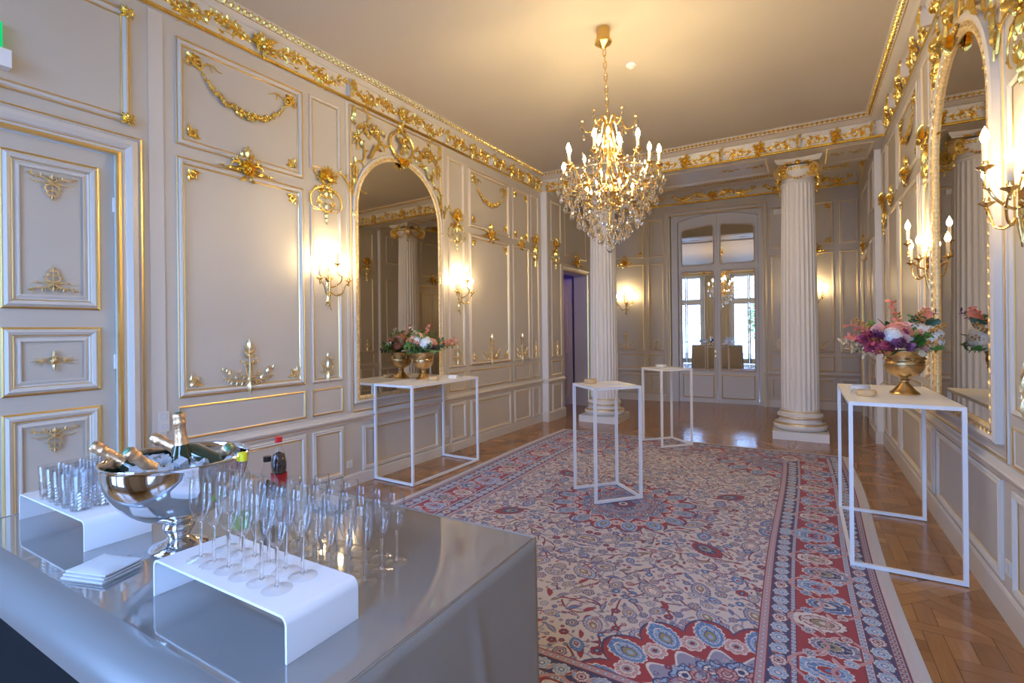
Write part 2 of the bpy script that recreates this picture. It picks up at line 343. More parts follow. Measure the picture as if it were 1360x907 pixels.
def frieze_unit(L, seed=0):
    o = Orn(); rnd = random.Random(seed)
    for sg in (-1, 1):
        m = sg; A = lambda a: a if sg > 0 else PI - a
        x = .06
        o.scroll(sg * .05, -.02, A(.5), .22, -6 * m, 30 * m, .008, .004, leaf=.045, n=14)
        nspan = max(2, int((L / 2 - .22) / .17)); st = (L / 2 - .2) / nspan
        for i in range(nspan):
            xx = .16 + i * st; up = 1 if i % 2 else -1
            o.scroll(sg * xx, -.05 * up, A(.7 * up), st * 1.6, -9 * m * up, -36 * m * up, .0095, .0045, leaf=.062, n=16); o.scroll(sg * (xx + .03), -.03 * up, A(-.6 * up), st * .8, 16 * m * up, 60 * m * up, .0065, .003, leaf=.035, n=10)
            o.scroll(sg * (xx + .05), .05 * up, A(-.4 * up), st * .7, 14 * m * up, 40 * m * up, .005, .003, n=9)
            o.rose(sg * (xx + st * .62), -.015 * up, .038, 6); o.leaf(sg * (xx + st * .3), .02 * up, A(.3), .07, .034, .7 * m, w=.01); o.leaf(sg * (xx + st * .75), -.05 * up, A(.4 * up), .06, .03, .5 * m); o.leaf(sg * (xx + st * .45), .06 * up, A(-.2 * up), .055, .026, .5 * m); o.leaf(sg * (xx + .02), 0, A(.9 * up), .08, .035, -.8 * m)
            o.leaf(sg * (xx + st * .5), -.03 * up, A(-1.1 * up), .06, .03, .8 * m)
        pts = []; nn = int(L / 2 / .03)
        for i in range(nn):                             # running acanthus stem
            q = .09 + i * .03; ph = PI * (q - .16) / st; z = .048 * math.sin(ph); pts.append((sg * q, -.006, z)); an = math.atan2(.048 * PI / st * math.cos(ph), 1)
            for u_ in ((.75, -.75) if i % 2 else (1.25,)):
                o.leaf(sg * q, z, A(an + u_ * (1 if i % 4 < 2 else -1)), rnd.uniform(.045, .075), rnd.uniform(.022, .034), rnd.uniform(-.9, .9), w=.003)
        o.tube(pts, .0065, 5, flat=1)
    for i in range(9): o.leaf(rnd.uniform(-.03, .03), rnd.uniform(-.03, .03), 2 * PI * i / 9, .10, .05, rnd.uniform(-.8, .8), w=.02)
    o.rose(0, .0, .05, 7, w=.035); o.rose(.05, .03, .03, w=.03); o.rose(-.05, .03, .03, w=.03); o.rose(.03, -.05, .03, w=.03); o.rose(-.03, -.05, .03, w=.03)
    return o
ORN['frieze_long'] = frieze_unit(1.34, 1).mesh('gilt_frieze', None, 50)
ORN['frieze_short'] = frieze_unit(.78, 2).mesh('gilt_frieze', None, 50)
@orn('gilt_console')
def _():
    o = Orn(); o.scroll(0, -.08, PI / 2, .2, 0, 30, .016, .008, w=.03); o.leaf(0, .06, -PI / 2, .14, .05, w=.04); o.rose(.02, .07, .03, w=.04); o.leaf(0, -.03, -PI / 2, .06, .03, w=.02); return o
@orn('gilt_overmirror')  # spandrels and central cartouche above a mirror arch; centre x 0, z 0 = crown of the arch
def _():
    o = Orn(); R = .715
    def h():
        # ring of scrolls that follows the arch
        for a, L, c0, c1, r in ((1.05, .34, -2, -18, .014), (.75, .30, -3, -20, .013), (.42, .30, 2, 22, .012), (.16, .26, 2, -20, .012)):
            x = math.cos(a) * (R + .05); z = math.sin(a) * (R + .05) - R
            o.scroll(x, z, a + PI / 2 - .5, L, c0, c1, r, .006, leaf=.07, n=16)
        o.scroll(.64, -.12, 1.4, .34, 3, 12, .013, .006, leaf=.07, n=16); o.scroll(.60, .12, 2.6, .36, -3, -16, .012, .006, leaf=.06, n=16)
        o.scroll(.46, .05, .3, .3, 10, 22, .012, .006, leaf=.06, n=16); o.scroll(.18, .06, -.5, .28, 4, 16, .014, .007, leaf=.06, n=16)
        o.scroll(.66, -.30, -1.4, .34, -1, -12, .012, .006, leaf=.06, n=14); o.scroll(.7, -.62, 1.4, .3, 1, 9, .009, .005, leaf=.05)
        o.leaf(.67, .2, 1.3, .13, .06, .4); o.leaf(.66, .14, .6, .1, .05, .6); o.leaf(.64, .1, 2.4, .1, .05, -.6); o.rose(.66, .02, .05); o.rose(.5, .1, .035)
        for q in range(5): o.leaf(.40 + .012 * q, .0 - .03 * q, -1.4 + .12 * q, .09, .05, .2, w=.02)    # plumed mask
        o.ball((.41, -.04, .14), .035, 8, 6); o.leaf(.41, .15, 1.6, .06, .05, w=.03); o.leaf(.41, .11, .0, .08, .05, .6, w=.02); o.leaf(.41, .11, PI, .08, .05, -.6, w=.02)
        o.leaf(.25, .13, .8, .09, .04, .5); o.leaf(.56, -.08, .9, .1, .05, .5); o.leaf(.3, -.04, .4, .1, .045, -.5); o.rose(.3, .05, .03)
        o.leaf(.70, -.75, -PI / 2, .12, .045); o.bead(.7, -.86, .016); o.leaf(.68, -.5, 1.2, .1, .04, .5)
    o.sym(h)
    o.tube([(.19 * math.cos(q), -.02, .11 + .155 * math.sin(q)) for q in [2 * PI * i / 22 for i in range(23)]], .014, 6, flat=1, cap=False)
    # small winged child in the cartouche
    o.ball((0, -.06, .17), .034, 8, 6); o.ball((0.0, -.05, .11), .04, 8, 6, (.8, .8, 1.2)); o.tube([(-.03, -.05, .13), (-.09, -.05, .17)], .014, 6); o.tube([(.03, -.05, .13), (.09, -.05, .10)], .014, 6)
    o.tube([(-.02, -.05, .08), (-.05, -.05, .0)], .018, 6); o.tube([(.02, -.05, .08), (.06, -.05, .02)], .018, 6); o.leaf(-.02, .14, 2.4, .1, .06, w=.03); o.leaf(.02, .14, .7, .1, .06, w=.03)
    for i in range(7): o.leaf(0, .27, PI * (i + .5) / 7, .09, .05, .2, w=.01)
    for i in range(8): o.rose(-.13 + .037 * i, -.035 - .02 * math.sin(PI * i / 7), .03, 5, w=.03)
    o.shell(0, -.06, .1, 9, -PI, 0, w=.03); return o
def put(Wl, kind, u, z, wd=.004, rot=0, sx=1, sy=1, name=None, m='gold', tilt=0, parent=None):
    me = ORN[kind]; key = kind + '_' + m
    if key not in ORN: c = me.copy(); c.materials.clear(); c.materials.append(M[m]); ORN[key] = c
    o = link(name or kind.replace('_narrow', '').replace('_long', '').replace('_short', ''), ORN[key], parent or Wl.o)
    if o.name.startswith('frieze'): o.name = 'gilt_frieze'
    o.location = Wl.p(u, z, wd); o.rotation_euler = (tilt, rot, 0); o.scale = (sx, 1, sy) if not isinstance(sx, tuple) else sx
    return o

# ------------------------------------------------------------------ walls
class Wall:
    """local frame: x = sgn*u along the wall, -y into the room, z up"""
    def __init__(s, name, origin, xdir, sgn, label, cat='wall', kind='structure'):
        s.sgn = sgn; X = Vector((*xdir, 0)).normalized(); Z = Vector((0, 0, 1)); Y = Z.cross(X)
        s.o = bpy.data.objects.new(name, bpy.data.meshes.new(name)); COL.objects.link(s.o)
        s.o.matrix_world = Matrix(((X.x, Y.x, 0, origin[0]), (X.y, Y.y, 0, origin[1]), (0, 0, 1, 0), (0, 0, 0, 1)))
        tag(s.o, label, cat, kind=kind)
    def p(s, u, z, w=0.0): return (s.sgn * u, -w, z)
    def surf(s, u0, u1, z1, holes=(), t=.16, w=0.0, mat_='paint', z0=-.05):
        mb = MB(); cuts = sorted(holes); u = u0
        def bx(a, b, c, d):
            if b - a > 1e-4 and d - c > 1e-4: mb.box(*sorted((s.sgn * a, s.sgn * b)), -w, t, c, d)
        for (a, b, c, d) in cuts:
            bx(u, a, z0, z1); bx(a, b, z0, c) if c > 0 else None; bx(a, b, d, z1); u = b
        bx(u, u1, z0, z1); me = mb.mesh(s.o.name, mat_, 0); s.o.data = me
    def sweep(s, path, prof, closed=True):
        """path: list of (u, z, nu, nz) with inward mitre vectors; prof: list of (d, h, m). returns {m: MB}"""
        out = {}; n = len(path); rng = range(n) if closed else range(n - 1)
        for j in range(len(prof) - 1):
            mb = out.setdefault(prof[j][2], MB())
            for i in rng:
                k = (i + 1) % n; vs = []
                for (q, (d, h)) in ((path[i], prof[j][:2]), (path[k], prof[j][:2]), (path[k], prof[j + 1][:2]), (path[i], prof[j + 1][:2])):
                    vs.append(s.p(q[0] + q[2] * d, q[1] + q[3] * d, h))
                mb.add(vs, [(0, 1, 2, 3)])
        return out
    def parts(s, out, name, gname='gilt_line', smooth=20, parent=None, base='trim', g='goldline'):
        mn = out.get('p'); o = (mn or MB()).build(name, base, parent or s.o, smooth)
        if 'g' in out: out['g'].build(gname, g, o, smooth)
        return o
    def frame(s, u0, u1, z0, z1, kind='big', w=0.0, name='panel_moulding', parent=None):
        prof = PROF[kind]; path = [(u0, z0, 1, 1), (u1, z0, -1, 1), (u1, z1, -1, -1), (u0, z1, 1, -1)]
        return s.parts(s.sweep(path, [(d, h + w, m) for d, h, m in prof]), name, parent=parent)
    def strip(s, u0, u1, prof, name, gname='gilt_line', parent=None, g='goldline', base='trim'):
        """horizontal run; prof = (w, z, m) points"""
        out = {}
        for j in range(len(prof) - 1):
            (w0, z0, m), (w1, z1, _) = prof[j], prof[j + 1]
            out.setdefault(m, MB()).add([s.p(u0, z0, w0), s.p(u1, z0, w0), s.p(u1, z1, w1), s.p(u0, z1, w1)], [(0, 1, 2, 3)])
        for (w0, z0, m) in ():
            pass
        for uu in (u0, u1):
            out.setdefault('p', MB()).add([s.p(uu, z, w_) for w_, z, _ in prof] + [s.p(uu, prof[-1][1], 0), s.p(uu, prof[0][1], 0)], [tuple(range(len(prof) + 2))])
        return s.parts(out, name, gname, 25, parent, g=g, base=base)
    def vstrip(s, u0, u1, z0, z1, w, name='stile_strip', parent=None, m='trim'):
        mb = MB(); mb.box(*sorted((s.sgn * u0, s.sgn * u1)), -w, .001, z0, z1); return mb.build(name, m, parent or s.o, 0)
PROF = {
    'big': [(0, 0, 'p'), (0, .010, 'g'), (.006, .013, 'g'), (.011, .008, 'p'), (.020, .020, 'p'), (.030, .024, 'p'), (.040, .016, 'p'), (.046, .006, 'g'), (.052, .009, 'g'), (.057, .001, 'p')],
    'mid': [(0, 0, 'p'), (0, .008, 'g'), (.005, .010, 'p'), (.014, .018, 'p'), (.024, .012, 'p'), (.030, .004, 'g'), (.036, .006, 'g'), (.040, .001, 'p')],
    'flat': [(0, 0, 'p'), (0, .009, 'g'), (.008, .012, 'g'), (.014, .006, 'p'), (.022, .001, 'p')],
    'dado': [(0, 0, 'p'), (0, .012, 'p'), (.012, .018, 'p'), (.020, .012, 'p'), (.030, .020, 'p'), (.040, .010, 'p'), (.044, .002, 'g'), (.048, .004, 'g'), (.052, .0005, 'p')],
    'door': [(0, 0, 'p'), (0, .008, 'g'), (.010, .012, 'g'), (.014, .009, 'p'), (.030, .026, 'p'), (.046, .020, 'p'), (.052, .008, 'g'), (.057, .010, 'p'), (.066, .001, 'p'), (.082, .010, 'p'), (.09, .010, 'p')],
}
H = 4.28
LWo = Wall('wall_left', (-4.152, 0), (.0294, 1), 1, 'long greige panelled wall with gilded boiserie, mirror and double door')
RWo = Wall('wall_right', (.944, 0), (0, -1), -1, 'greige panelled wall with arched mirror beside the long white table')
FWo = Wall('wall_far', (-1.55 - 0 + 1.55 * math.cos(math.radians(3.5)), 11.15 + 1.55 * math.sin(math.radians(3.5))), (math.cos(math.radians(3.5)), math.sin(math.radians(3.5))), 1, 'far panelled end wall around the mirrored double door')
BWo = Wall('wall_window', (0, -1.0), (-1, 0), -1, 'wall with two tall french windows facing the mirrored doors')
D1 = (.27, 1.60, -.1, 2.845)
LWo.surf(-1.0, 8.0, H + .1, [D1, ])
RWo.surf(-1.0, 8.35, H + .1, [])
FWo.surf(-4.3, 1.25, 4.8, [(-2.47, -.68, -.1, 4.12)], t=.5)
def cornice(Wl, u0, u1, p, z0=4.0, z1=4.28, units=(), consoles=()):
    k = p / .147; dz = z1 - z0
    pr = [(.0, z0 - .012, 'p'), (.018, z0 - .01, 'g'), (.030, z0 + .002, 'g'), (.020, z0 + .012, 'g'), (.026, z0 + .02, 'g'), (.016, z0 + .032, 'p'),
          (.02, z0 + .06, 'p'), (.028 * k ** .5, z0 + dz * .45, 'p'), (.045 * k ** .5, z0 + dz * .70, 'p'), (.06 * k, z0 + dz * .71, 'p'), (.075 * k, z0 + dz * .76, 'p'), (.105 * k, z0 + dz * .82, 'g'), (.110 * k, z0 + dz * .835, 'p'),
          (.120 * k, z0 + dz * .90, 'p'), (.138 * k, z0 + dz * .97, 'p'), (.147 * k, z1, 'p')]
    c = Wl.strip(u0, u1, pr, 'cornice', 'gilt_line', g='gold')
    o = Orn(); n = int((u1 - u0) / .055)
    for i in range(n):                                  # leaf-and-dart row under the ceiling
        x = Wl.sgn * (u0 + (i + .5) * (u1 - u0) / n)
        o.leaf(x, -.022, PI / 2, .05, .042, 0, h=.014); o.bead(x + .5 * (u1 - u0) / n, .006, .008)
    mb = o; r = Matrix.Rotation(math.atan2(.035 * k, dz * .15), 4, 'X'); mb.xf(Matrix.Translation((0, -.124 * k, z0 + dz * .91)) @ r)
    mb.build('gilt_leaf_row', 'gold', c, 50)
    tl = math.atan2(.02, .14)
    for (u, kd, sx) in units: put(Wl, kd, u, z0 + .118, .026, tilt=tl, sx=sx, parent=c, sy=1.05)
    for u in consoles:
        mb = MB(); mb.box(Wl.sgn * u - .022, Wl.sgn * u + .022, -.07 * k ** .5, 0, z0 + .03, z0 + dz * .72); mb.build('console', 'trim', c, 0); put(Wl, 'gilt_console', u, z0 + .10, .045, parent=c)
    return c
cornice(LWo, -1.0, 7.85, .147, units=[(.95, 'frieze_long', 1), (2.66, 'frieze_long', 1.2), (4.36, 'frieze_long', 1), (5.72, 'frieze_short', 1.1), (6.75, 'frieze_short', 1.15), (7.5, 'frieze_short', .55)], consoles=(1.75, 3.60, 5.12, 6.2, 7.2))
cornice(RWo, -1.0, 7.85, .239, units=[(2.5, 'frieze_long', 1.1), (4.45, 'frieze_long', 1), (5.72, 'frieze_short', 1), (6.55, 'frieze_short', .95), (7.35, 'frieze_short', .8)], consoles=(3.65, 5.2, 6.15, 6.95))
ceiling = MB().box(-4.5, 1.3, -1.2, 7.9, H, H + .1).build('ceiling', 'ceil', None, 0); tag(ceiling, 'plain warm white ceiling of the main salon', 'ceiling', kind='structure')
c2 = MB().box(-4.6, 1.5, 8.7, 11.9, 4.62, 4.7).build('ceiling', 'ceil', None, 0); tag(c2, 'ceiling over the far bay behind the columns', 'ceiling', kind='structure')
# beam between the two bays
BMo = Wall('beam', (0, 7.82), (1, 0), 1, 'gilded beam carried by the two fluted columns', 'beam')
mb = MB(); mb.box(-4.2, 1.1, 0, .98, 4.0, 4.7); BMo.o.data = mb.mesh('beam', 'paint', 0)
cornice(BMo, -4.0, .944, .24, z0=4.0, units=[(-3.45, 'frieze_short', 1.1), (-2.45, 'frieze_short', 1.15), (-1.5, 'frieze_short', 1.15), (-.5, 'frieze_short', 1.05), (.4, 'frieze_short', .9)], consoles=(-2.95, -1.97, -1.0, -.03, .78))
for (a, b) in ((-3.85, -3.4), (-2.7, -.4), (.3, .85)):
    out = {}; path = [(a, .12, 1, 1), (b, .12, -1, 1), (b, .86, -1, -1), (a, .86, 1, -1)]
    for j, (p0, p1, m_) in enumerate((((0, 0), (.01, .008), 'p'), ((.01, .008), (.025, .010), 'g'), ((.025, .010), (.04, .0), 'p'))):
        for i in range(4):
            q0, q1 = path[i], path[(i + 1) % 4]
            out.setdefault(m_, MB()).add([(q0[0] + q0[2] * p0[0], q0[1] + q0[3] * p0[0], 4.0 - p0[1]), (q1[0] + q1[2] * p0[0], q1[1] + q1[3] * p0[0], 4.0 - p0[1]), (q1[0] + q1[2] * p1[0], q1[1] + q1[3] * p1[0], 4.0 - p1[1]), (q0[0] + q0[2] * p1[0], q0[1] + q0[3] * p1[0], 4.0 - p1[1])], [(0, 1, 2, 3)])
    BMo.parts(out, 'soffit_moulding')
for x in (-2.35, -.75, .55, -3.6):
    o = put(BMo, 'frieze_short', x, 4.0, 0, sx=.5 if x in (.55, -3.6) else .8); o.rotation_euler = (-PI / 2, 0, 0); o.location = (x, .45, 3.998); o.name = 'gilt_frieze'

# ------------------------------------------------------------------ wall dressing
def rail_base(Wl, u0, u1, zr=.70, zb=.125, w=0.0):
    Wl.strip(u0, u1, [(w, zr - .045, 'p'), (w + .012, zr - .04, 'p'), (w + .016, zr - .025, 'g'), (w + .018, zr - .018, 'p'), (w + .03, zr - .005, 'p'), (w + .038, zr + .012, 'p'), (w + .03, zr + .022, 'p'), (w + .012, zr + .032, 'p'), (w + .008, zr + .05, 'p'), (w, zr + .052, 'p')], 'chair_rail')
    Wl.strip(u0, u1, [(w + .012, .0, 'p'), (w + .012, zb - .02, 'p'), (w + .007, zb - .008, 'p'), (w, zb, 'p')], 'skirting_board')
def bay(Wl, u0, u1, z=dict(d0=.13, d1=.635, f0=.79, f1=1.045, m0=1.108, m1=2.955, t0=3.045, t1=3.865), kind='big', w=0.0, skip=()):
    if 'd' not in skip: Wl.frame(u0, u1, z['d0'], z['d1'], 'dado', w)
    if 'f' not in skip: Wl.frame(u0, u1, z['f0'], z['f1'], 'flat', w)
    if 'm' not in skip: Wl.frame(u0, u1, z['m0'], z['m1'], kind, w)
    if 't' not in skip: Wl.frame(u0, u1, z['t0'], z['t1'], kind, w)
def corners(Wl, u0, u1, z0, z1, d=.075, m='gold', which=(1, 1, 1, 1), s=1.0, w=.004):
    for (u, z, rx, rz, f) in ((u0 + d, z0 + d, 1, 1, which[0]), (u1 - d, z0 + d, -1, 1, which[1]), (u0 + d, z1 - d, 1, -1, which[2]), (u1 - d, z1 - d, -1, -1, which[3])):
        if f: put(Wl, 'gilt_corner', u, z, w, sx=(rx * Wl.sgn * s, 1, rz * s), m=m)
# left wall
ZN = dict(d0=.13, d1=.635, f0=.79, f1=1.045, m0=1.108, m1=2.83, t0=3.17, t1=3.885)
rail_base(LWo, 1.745, 7.77); rail_base(LWo, -1.0, .12)
LWo.vstrip(1.80, 1.896, 0.13, 3.98, .006)
for (a, b) in ((1.98, 3.07), (5.66, 6.715)):
    bay(LWo, a, b); corners(LWo, a, b, 3.045, 3.865); corners(LWo, a, b, 1.108, 2.955, m='gold', which=(0, 0, 1, 1)); corners(LWo, a, b, 1.108, 2.955, m='palegold', which=(1, 1, 0, 0))
    put(LWo, 'gilt_garland', (a + b) / 2, 3.715, .006, sx=.96, sy=.96); put(LWo, 'gilt_crown', (a + b) / 2, 3.01, .02); put(LWo, 'gilt_spray', (a + b) / 2, 1.10, .01, m='palegold')
for (a, b) in ((3.14, 3.50), (5.21, 5.555), (7.39, 7.66)):
    bay(LWo, a, b, ZN, 'mid'); put(LWo, 'gilt_cartouche', (a + b) / 2, 2.98, .01, sx=min(1, (b - a) / .35)); put(LWo, 'gilt_spray_narrow', (a + b) / 2, 1.12, .006, m='palegold')
bay(LWo, 6.815, 7.33, kind='mid'); put(LWo, 'gilt_crown', 7.07, 3.0, .012, sx=.6, sy=.8); put(LWo, 'gilt_spray', 7.07, 1.10, .006, m='palegold', sx=.8); corners(LWo, 6.815, 7.33, 3.045, 3.865, .05)
LWo.frame(3.75, 4.97, .13, .60, 'dado'); LWo.vstrip(3.571, 3.60, .78, 3.98, .008); LWo.vstrip(5.10, 5.13, .78, 3.98, .008)
LWo.frame(3.62, 5.085, .76, 3.965, 'flat', name='mirror_bay_moulding')
for a, b in ((-.9, .02),): bay(LWo, a, b)
# ---- arched mirrors
def arched_mirror(Wl, uc, ho, hi, z0o, z0i, zc, label, zs=None, depth=.045):
    """uc centre, ho/hi outer/inner half width, z0 bottoms, zc centre of the arch"""
    C = Wl.o.matrix_world @ Vector(Wl.p(uc, z0o, 0)); t = thing('wall_mirror', C, label, 'mirror', 'arched mirrors with gilded frames'); t.rotation_euler = Wl.o.matrix_world.to_euler()
    def path(hw, z0, n=28):
        pts = [(-hw, z0), (hw, z0)] + [(hw * math.cos(PI * i / n), zc + hw * math.sin(PI * i / n)) for i in range(n + 1)]
        return [(x, z - z0o) for x, z in pts]
    bands = [(0, 0), (0, depth * .8), (.2, depth), (.4, depth * .7), (.82, depth * .8), (1.0, depth * .45), (1.0, .010)]
    mts = ['trim', 'trim', 'trim', 'framegold', 'framegold', 'framegold']
    groups = {}
    P0, P1 = path(ho, z0o), path(hi, z0i); n = len(P0)
    for j in range(len(bands) - 1):
        mb = groups.setdefault(mts[j], MB())
        for i in range(n):
            k = (i + 1) % n; q = []
            for (ii, (tt, hh)) in ((i, bands[j]), (k, bands[j]), (k, bands[j + 1]), (i, bands[j + 1])):
                q.append((P0[ii][0] * (1 - tt) + P1[ii][0] * tt, -hh, P0[ii][1] * (1 - tt) + P1[ii][1] * tt))
            mb.add(q, [(0, 1, 2, 3)])
    fr = groups['trim'].build('mirror_frame', 'trim', t, 25); groups['framegold'].build('gilt_border', 'framegold', fr, 25)
    g = MB(); g.add([(x, -.012, z) for x, z in P1], [tuple(range(n))]); g.build('mirror_glass', 'mirror', t, 0)
    o = Orn()                                                        # carved beads and leaves along the gilt border
    Pm = [((a[0] * .42 + b[0] * .58), (a[1] * .42 + b[1] * .58)) for a, b in zip(P0, P1)]
    for i in range(n):
        a, b = Pm[i], Pm[(i + 1) % n]; L = math.hypot(b[0] - a[0], b[1] - a[1]); m_ = max(1, int(L / .035)); an = math.atan2(b[1] - a[1], b[0] - a[0])
        for k in range(m_):
            f = (k + .5) / m_; x, z = a[0] + (b[0] - a[0]) * f, a[1] + (b[1] - a[1]) * f
            o.leaf(x, z, an + (.5 if k % 2 else -.5), .032, .018, 0, h=.006, w=depth * .76, n=3)
    o.build('gilt_leaf_border', 'palegold', fr, 50)
    return t
arched_mirror(LWo, 4.358, .712, .640, .85, .925, 2.905, 'tall arched mirror in gilded frame on the left wall beside two sconces', depth=.032)
put(LWo, 'gilt_overmirror', 4.358, 3.64, .012)
put(RWo, 'gilt_overmirror', 4.46, 3.60, .012, sx=1.06, sy=.9)
# right wall
ZR = dict(d0=.20, d1=.74, f0=.86, f1=1.07, m0=1.13, m1=3.0, t0=3.13, t1=3.86); ZRN = dict(ZR, m1=2.85, t0=3.25, t1=3.9)
arched_mirror(RWo, 4.46, .775, .66, .945, 1.03, 2.86, 'tall arched mirror in gilded frame on the right wall behind the urn of flowers')
rail_base(RWo, -1.0, 8.35, .80, .165)
RWo.frame(3.60, 5.28, .86, 3.965, 'flat', name='mirror_bay_moulding'); RWo.frame(3.70, 5.2, .20, .75, 'dado')
for (a, b) in ((3.14, 3.53), (5.33, 5.66), (7.8, 8.2)):
    bay(RWo, a, b, ZRN, 'mid'); put(RWo, 'gilt_cartouche', (a + b) / 2, 3.08, .01, sx=min(1, (b - a) / .35)); put(RWo, 'gilt_spray_narrow', (a + b) / 2, 1.14, .006, m='palegold')
for (a, b) in ((5.80, 6.88), (1.98, 3.07)):
    bay(RWo, a, b, ZR); corners(RWo, a, b, 3.13, 3.86); corners(RWo, a, b, 1.13, 3.0, m='palegold')
    put(RWo, 'gilt_garland', (a + b) / 2, 3.74, .006, sx=.96, sy=.96); put(RWo, 'gilt_crown', (a + b) / 2, 3.14, .02); put(RWo, 'gilt_spray', (a + b) / 2, 1.12, .01, m='palegold')
bay(RWo, 7.0, 7.7, ZR, 'mid'); put(RWo, 'gilt_crown', 7.35, 3.12, .012, sx=.6, sy=.8); put(RWo, 'gilt_spray', 7.35, 1.12, .006, m='palegold', sx=.8)
for a, b in ((-.9, .4), (.5, 1.85)): bay(RWo, a, b, ZR)
# far bay side walls (slightly proud piers, then doorways)
def pier(Wl, name, u0, u1, w, ztop, label, zz, uv=(.06, .04)):
    mb = MB(); mb.box(*sorted((Wl.sgn * u0, Wl.sgn * u1)), -w, .16, -.05, ztop); o = mb.build(name, 'paint', Wl.o, 0)
    Wl.strip(u0 - .03, u1, [(w, .0, 'p'), (w + .03, 0.0, 'p'), (w + .03, .15, 'p'), (w, .17, 'p')], 'skirting_board')
    Wl.strip(u0 - .012, u1, [(w, .66, 'p'), (w + .03, .69, 'p'), (w + .03, .71, 'p'), (w, .74, 'p')], 'chair_rail')
    bay(Wl, u0 + uv[0], u1 - uv[1], zz, 'mid', w); return o
pier(LWo, 'pier', 7.77, 8.43, .10, 4.7, '', ZN, (.16, .10)); put(LWo, 'gilt_cartouche', 8.1, 2.98, .11, sx=.8); put(LWo, 'gilt_spray_narrow', 8.13, 1.12, .106, m='palegold')
LWo.vstrip(7.765, 7.80, 0, 4.0, .115, 'corner_bead', m='white')
pier(RWo, 'pier', 8.35, 9.15, .06, 4.7, '', ZRN, (.2, .12)); RWo.vstrip(8.345, 8.38, 0, 4.0, .075, 'corner_bead', m='white')
L2 = Wall('wall_left', (-4.152 + .0294 * 8.43 - .0294 * 8.43, 0), (.0294, 1), 1, 'short left wall of the far bay with an open doorway')
L2.surf(7.95, 11.4, 4.7, [(8.60, 9.75, -.1, 2.72)], t=.30)
R2 = Wall('wall_right', (.944, 0), (0, -1), -1, 'short right wall of the far bay with a doorway')
R2.surf(8.3, 11.6, 4.7, [(9.75, 10.75, -.1, 2.75)], t=.16)
def casing(Wl, u0, u1, z1, wd=.14, w=0.03, name='door_casing', left=True, right=True, parent=None):
    """moulded door surround outside the opening u0..u1 up to z1"""
    pr = [(0, .0, 'p'), (0, w * .7, 'g'), (.012, w * .8, 'p'), (.02, w * .5, 'p'), (.035, w * 1.1, 'p'), (wd * .45, w * 1.3, 'p'), (wd * .62, w * .9, 'p'), (wd * .68, w * .5, 'g'), (wd * .72, w * .55, 'p'), (wd * .8, w * .4, 'p'), (wd * .84, w * .7, 'g'), (wd * .95, w * .75, 'g'), (wd, .0, 'p')]
    path = [(u0 - wd, 0, 1, 0), (u0 - wd, z1 + wd, 1, -1), (u1 + wd, z1 + wd, -1, -1), (u1 + wd, 0, -1, 0)]
    return Wl.parts(Wl.sweep(path, pr, closed=False), name, parent=parent, smooth=30)
casing(LWo, .27, 1.60, 2.845, .15, .035)
casing(L2, 8.60, 9.75, 2.72, .13, .03); casing(R2, 9.75, 10.75, 2.75, .13, .03)
L2.frame(9.95, 10.9, .13, .6, 'dado'); L2.frame(8.7, 9.7, 3.0, 3.9, 'mid'); R2.frame(9.8, 10.7, 3.05, 3.95, 'mid')
put(L2, 'gilt_crown', 9.2, 2.93, .03, sx=1.2); put(R2, 'gilt_crown', 10.25, 2.96, .03, sx=1.2)
cornice(L2, 8.78, 11.3, .147, z0=4.28, z1=4.62, units=[(9.6, 'frieze_long', 1)]); cornice(R2, 8.78, 11.3, .239, z0=4.28, z1=4.62, units=[(9.8, 'frieze_long', 1)])
# overdoor panel of the near door
LWo.frame(.15, 1.69, 3.085, 3.885, 'big', name='overdoor_moulding')
for u in (.18, 1.665):
    for z in (3.11, 3.86): put(LWo, 'gilt_block', u, z, .01)
put(LWo, 'gilt_crown', .93, 3.10, .015, sx=.5, sy=.4)
# exit sign
ex = thing('exit_sign', LWo.o.matrix_world @ Vector(LWo.p(.93, 3.16, 0)), 'small green illuminated exit sign above the near left door', 'sign'); ex.rotation_euler = LWo.o.matrix_world.to_euler()
MB().box(-.17, .135, -.075, 0, .03, .135).build('lamp_housing', 'steel', ex, 0)
MB().box(-.17, .105, -.04, -.005, .135, .30).build('sign_plate', 'exitgreen', ex, 0)
MB().box(-.13, .085, -.043, -.039, .155, .28).build('sign_symbol', 'exitwhite', ex, 0)
# near door, two leaves
d1 = Wall('door_1', (-4.152, 0), (.0294, 1), 1, 'tall pale double door with gilded panels at the near end of the left wall', 'door')
mb = MB(); mb.box(.27, .932, .03, .075, 0, 2.84); mb.box(.938, 1.595, .03, .075, 0, 2.84); d1.o.data = mb.mesh('door_1', 'paint', 0)
for (a, b) in ((1.025, 1.512), (.355, .842)):
    c_ = (a + b) / 2
    for (z0, z1) in ((1.765, 2.735), (1.225, 1.65), (.35, 1.12)):
        o = d1.frame(a, b, z0, z1, 'door', w=-.03, name='door_panel')
    put(d1, 'gilt_door_spray', c_, 2.625, -.022, m='palegold'); put(d1, 'gilt_door_spray', c_, 1.875, -.022, rot=PI, m='palegold')
    put(d1, 'gilt_lozenge', c_, 1.437, -.022, m='palegold'); put(d1, 'gilt_door_spray', c_, 1.01, -.022, m='palegold')
for z in (2.5, 1.41, .4): MB().box(1.588, 1.602, .015, .03, z - .05, z + .05).build('hinge', 'steel', d1.o, 0)
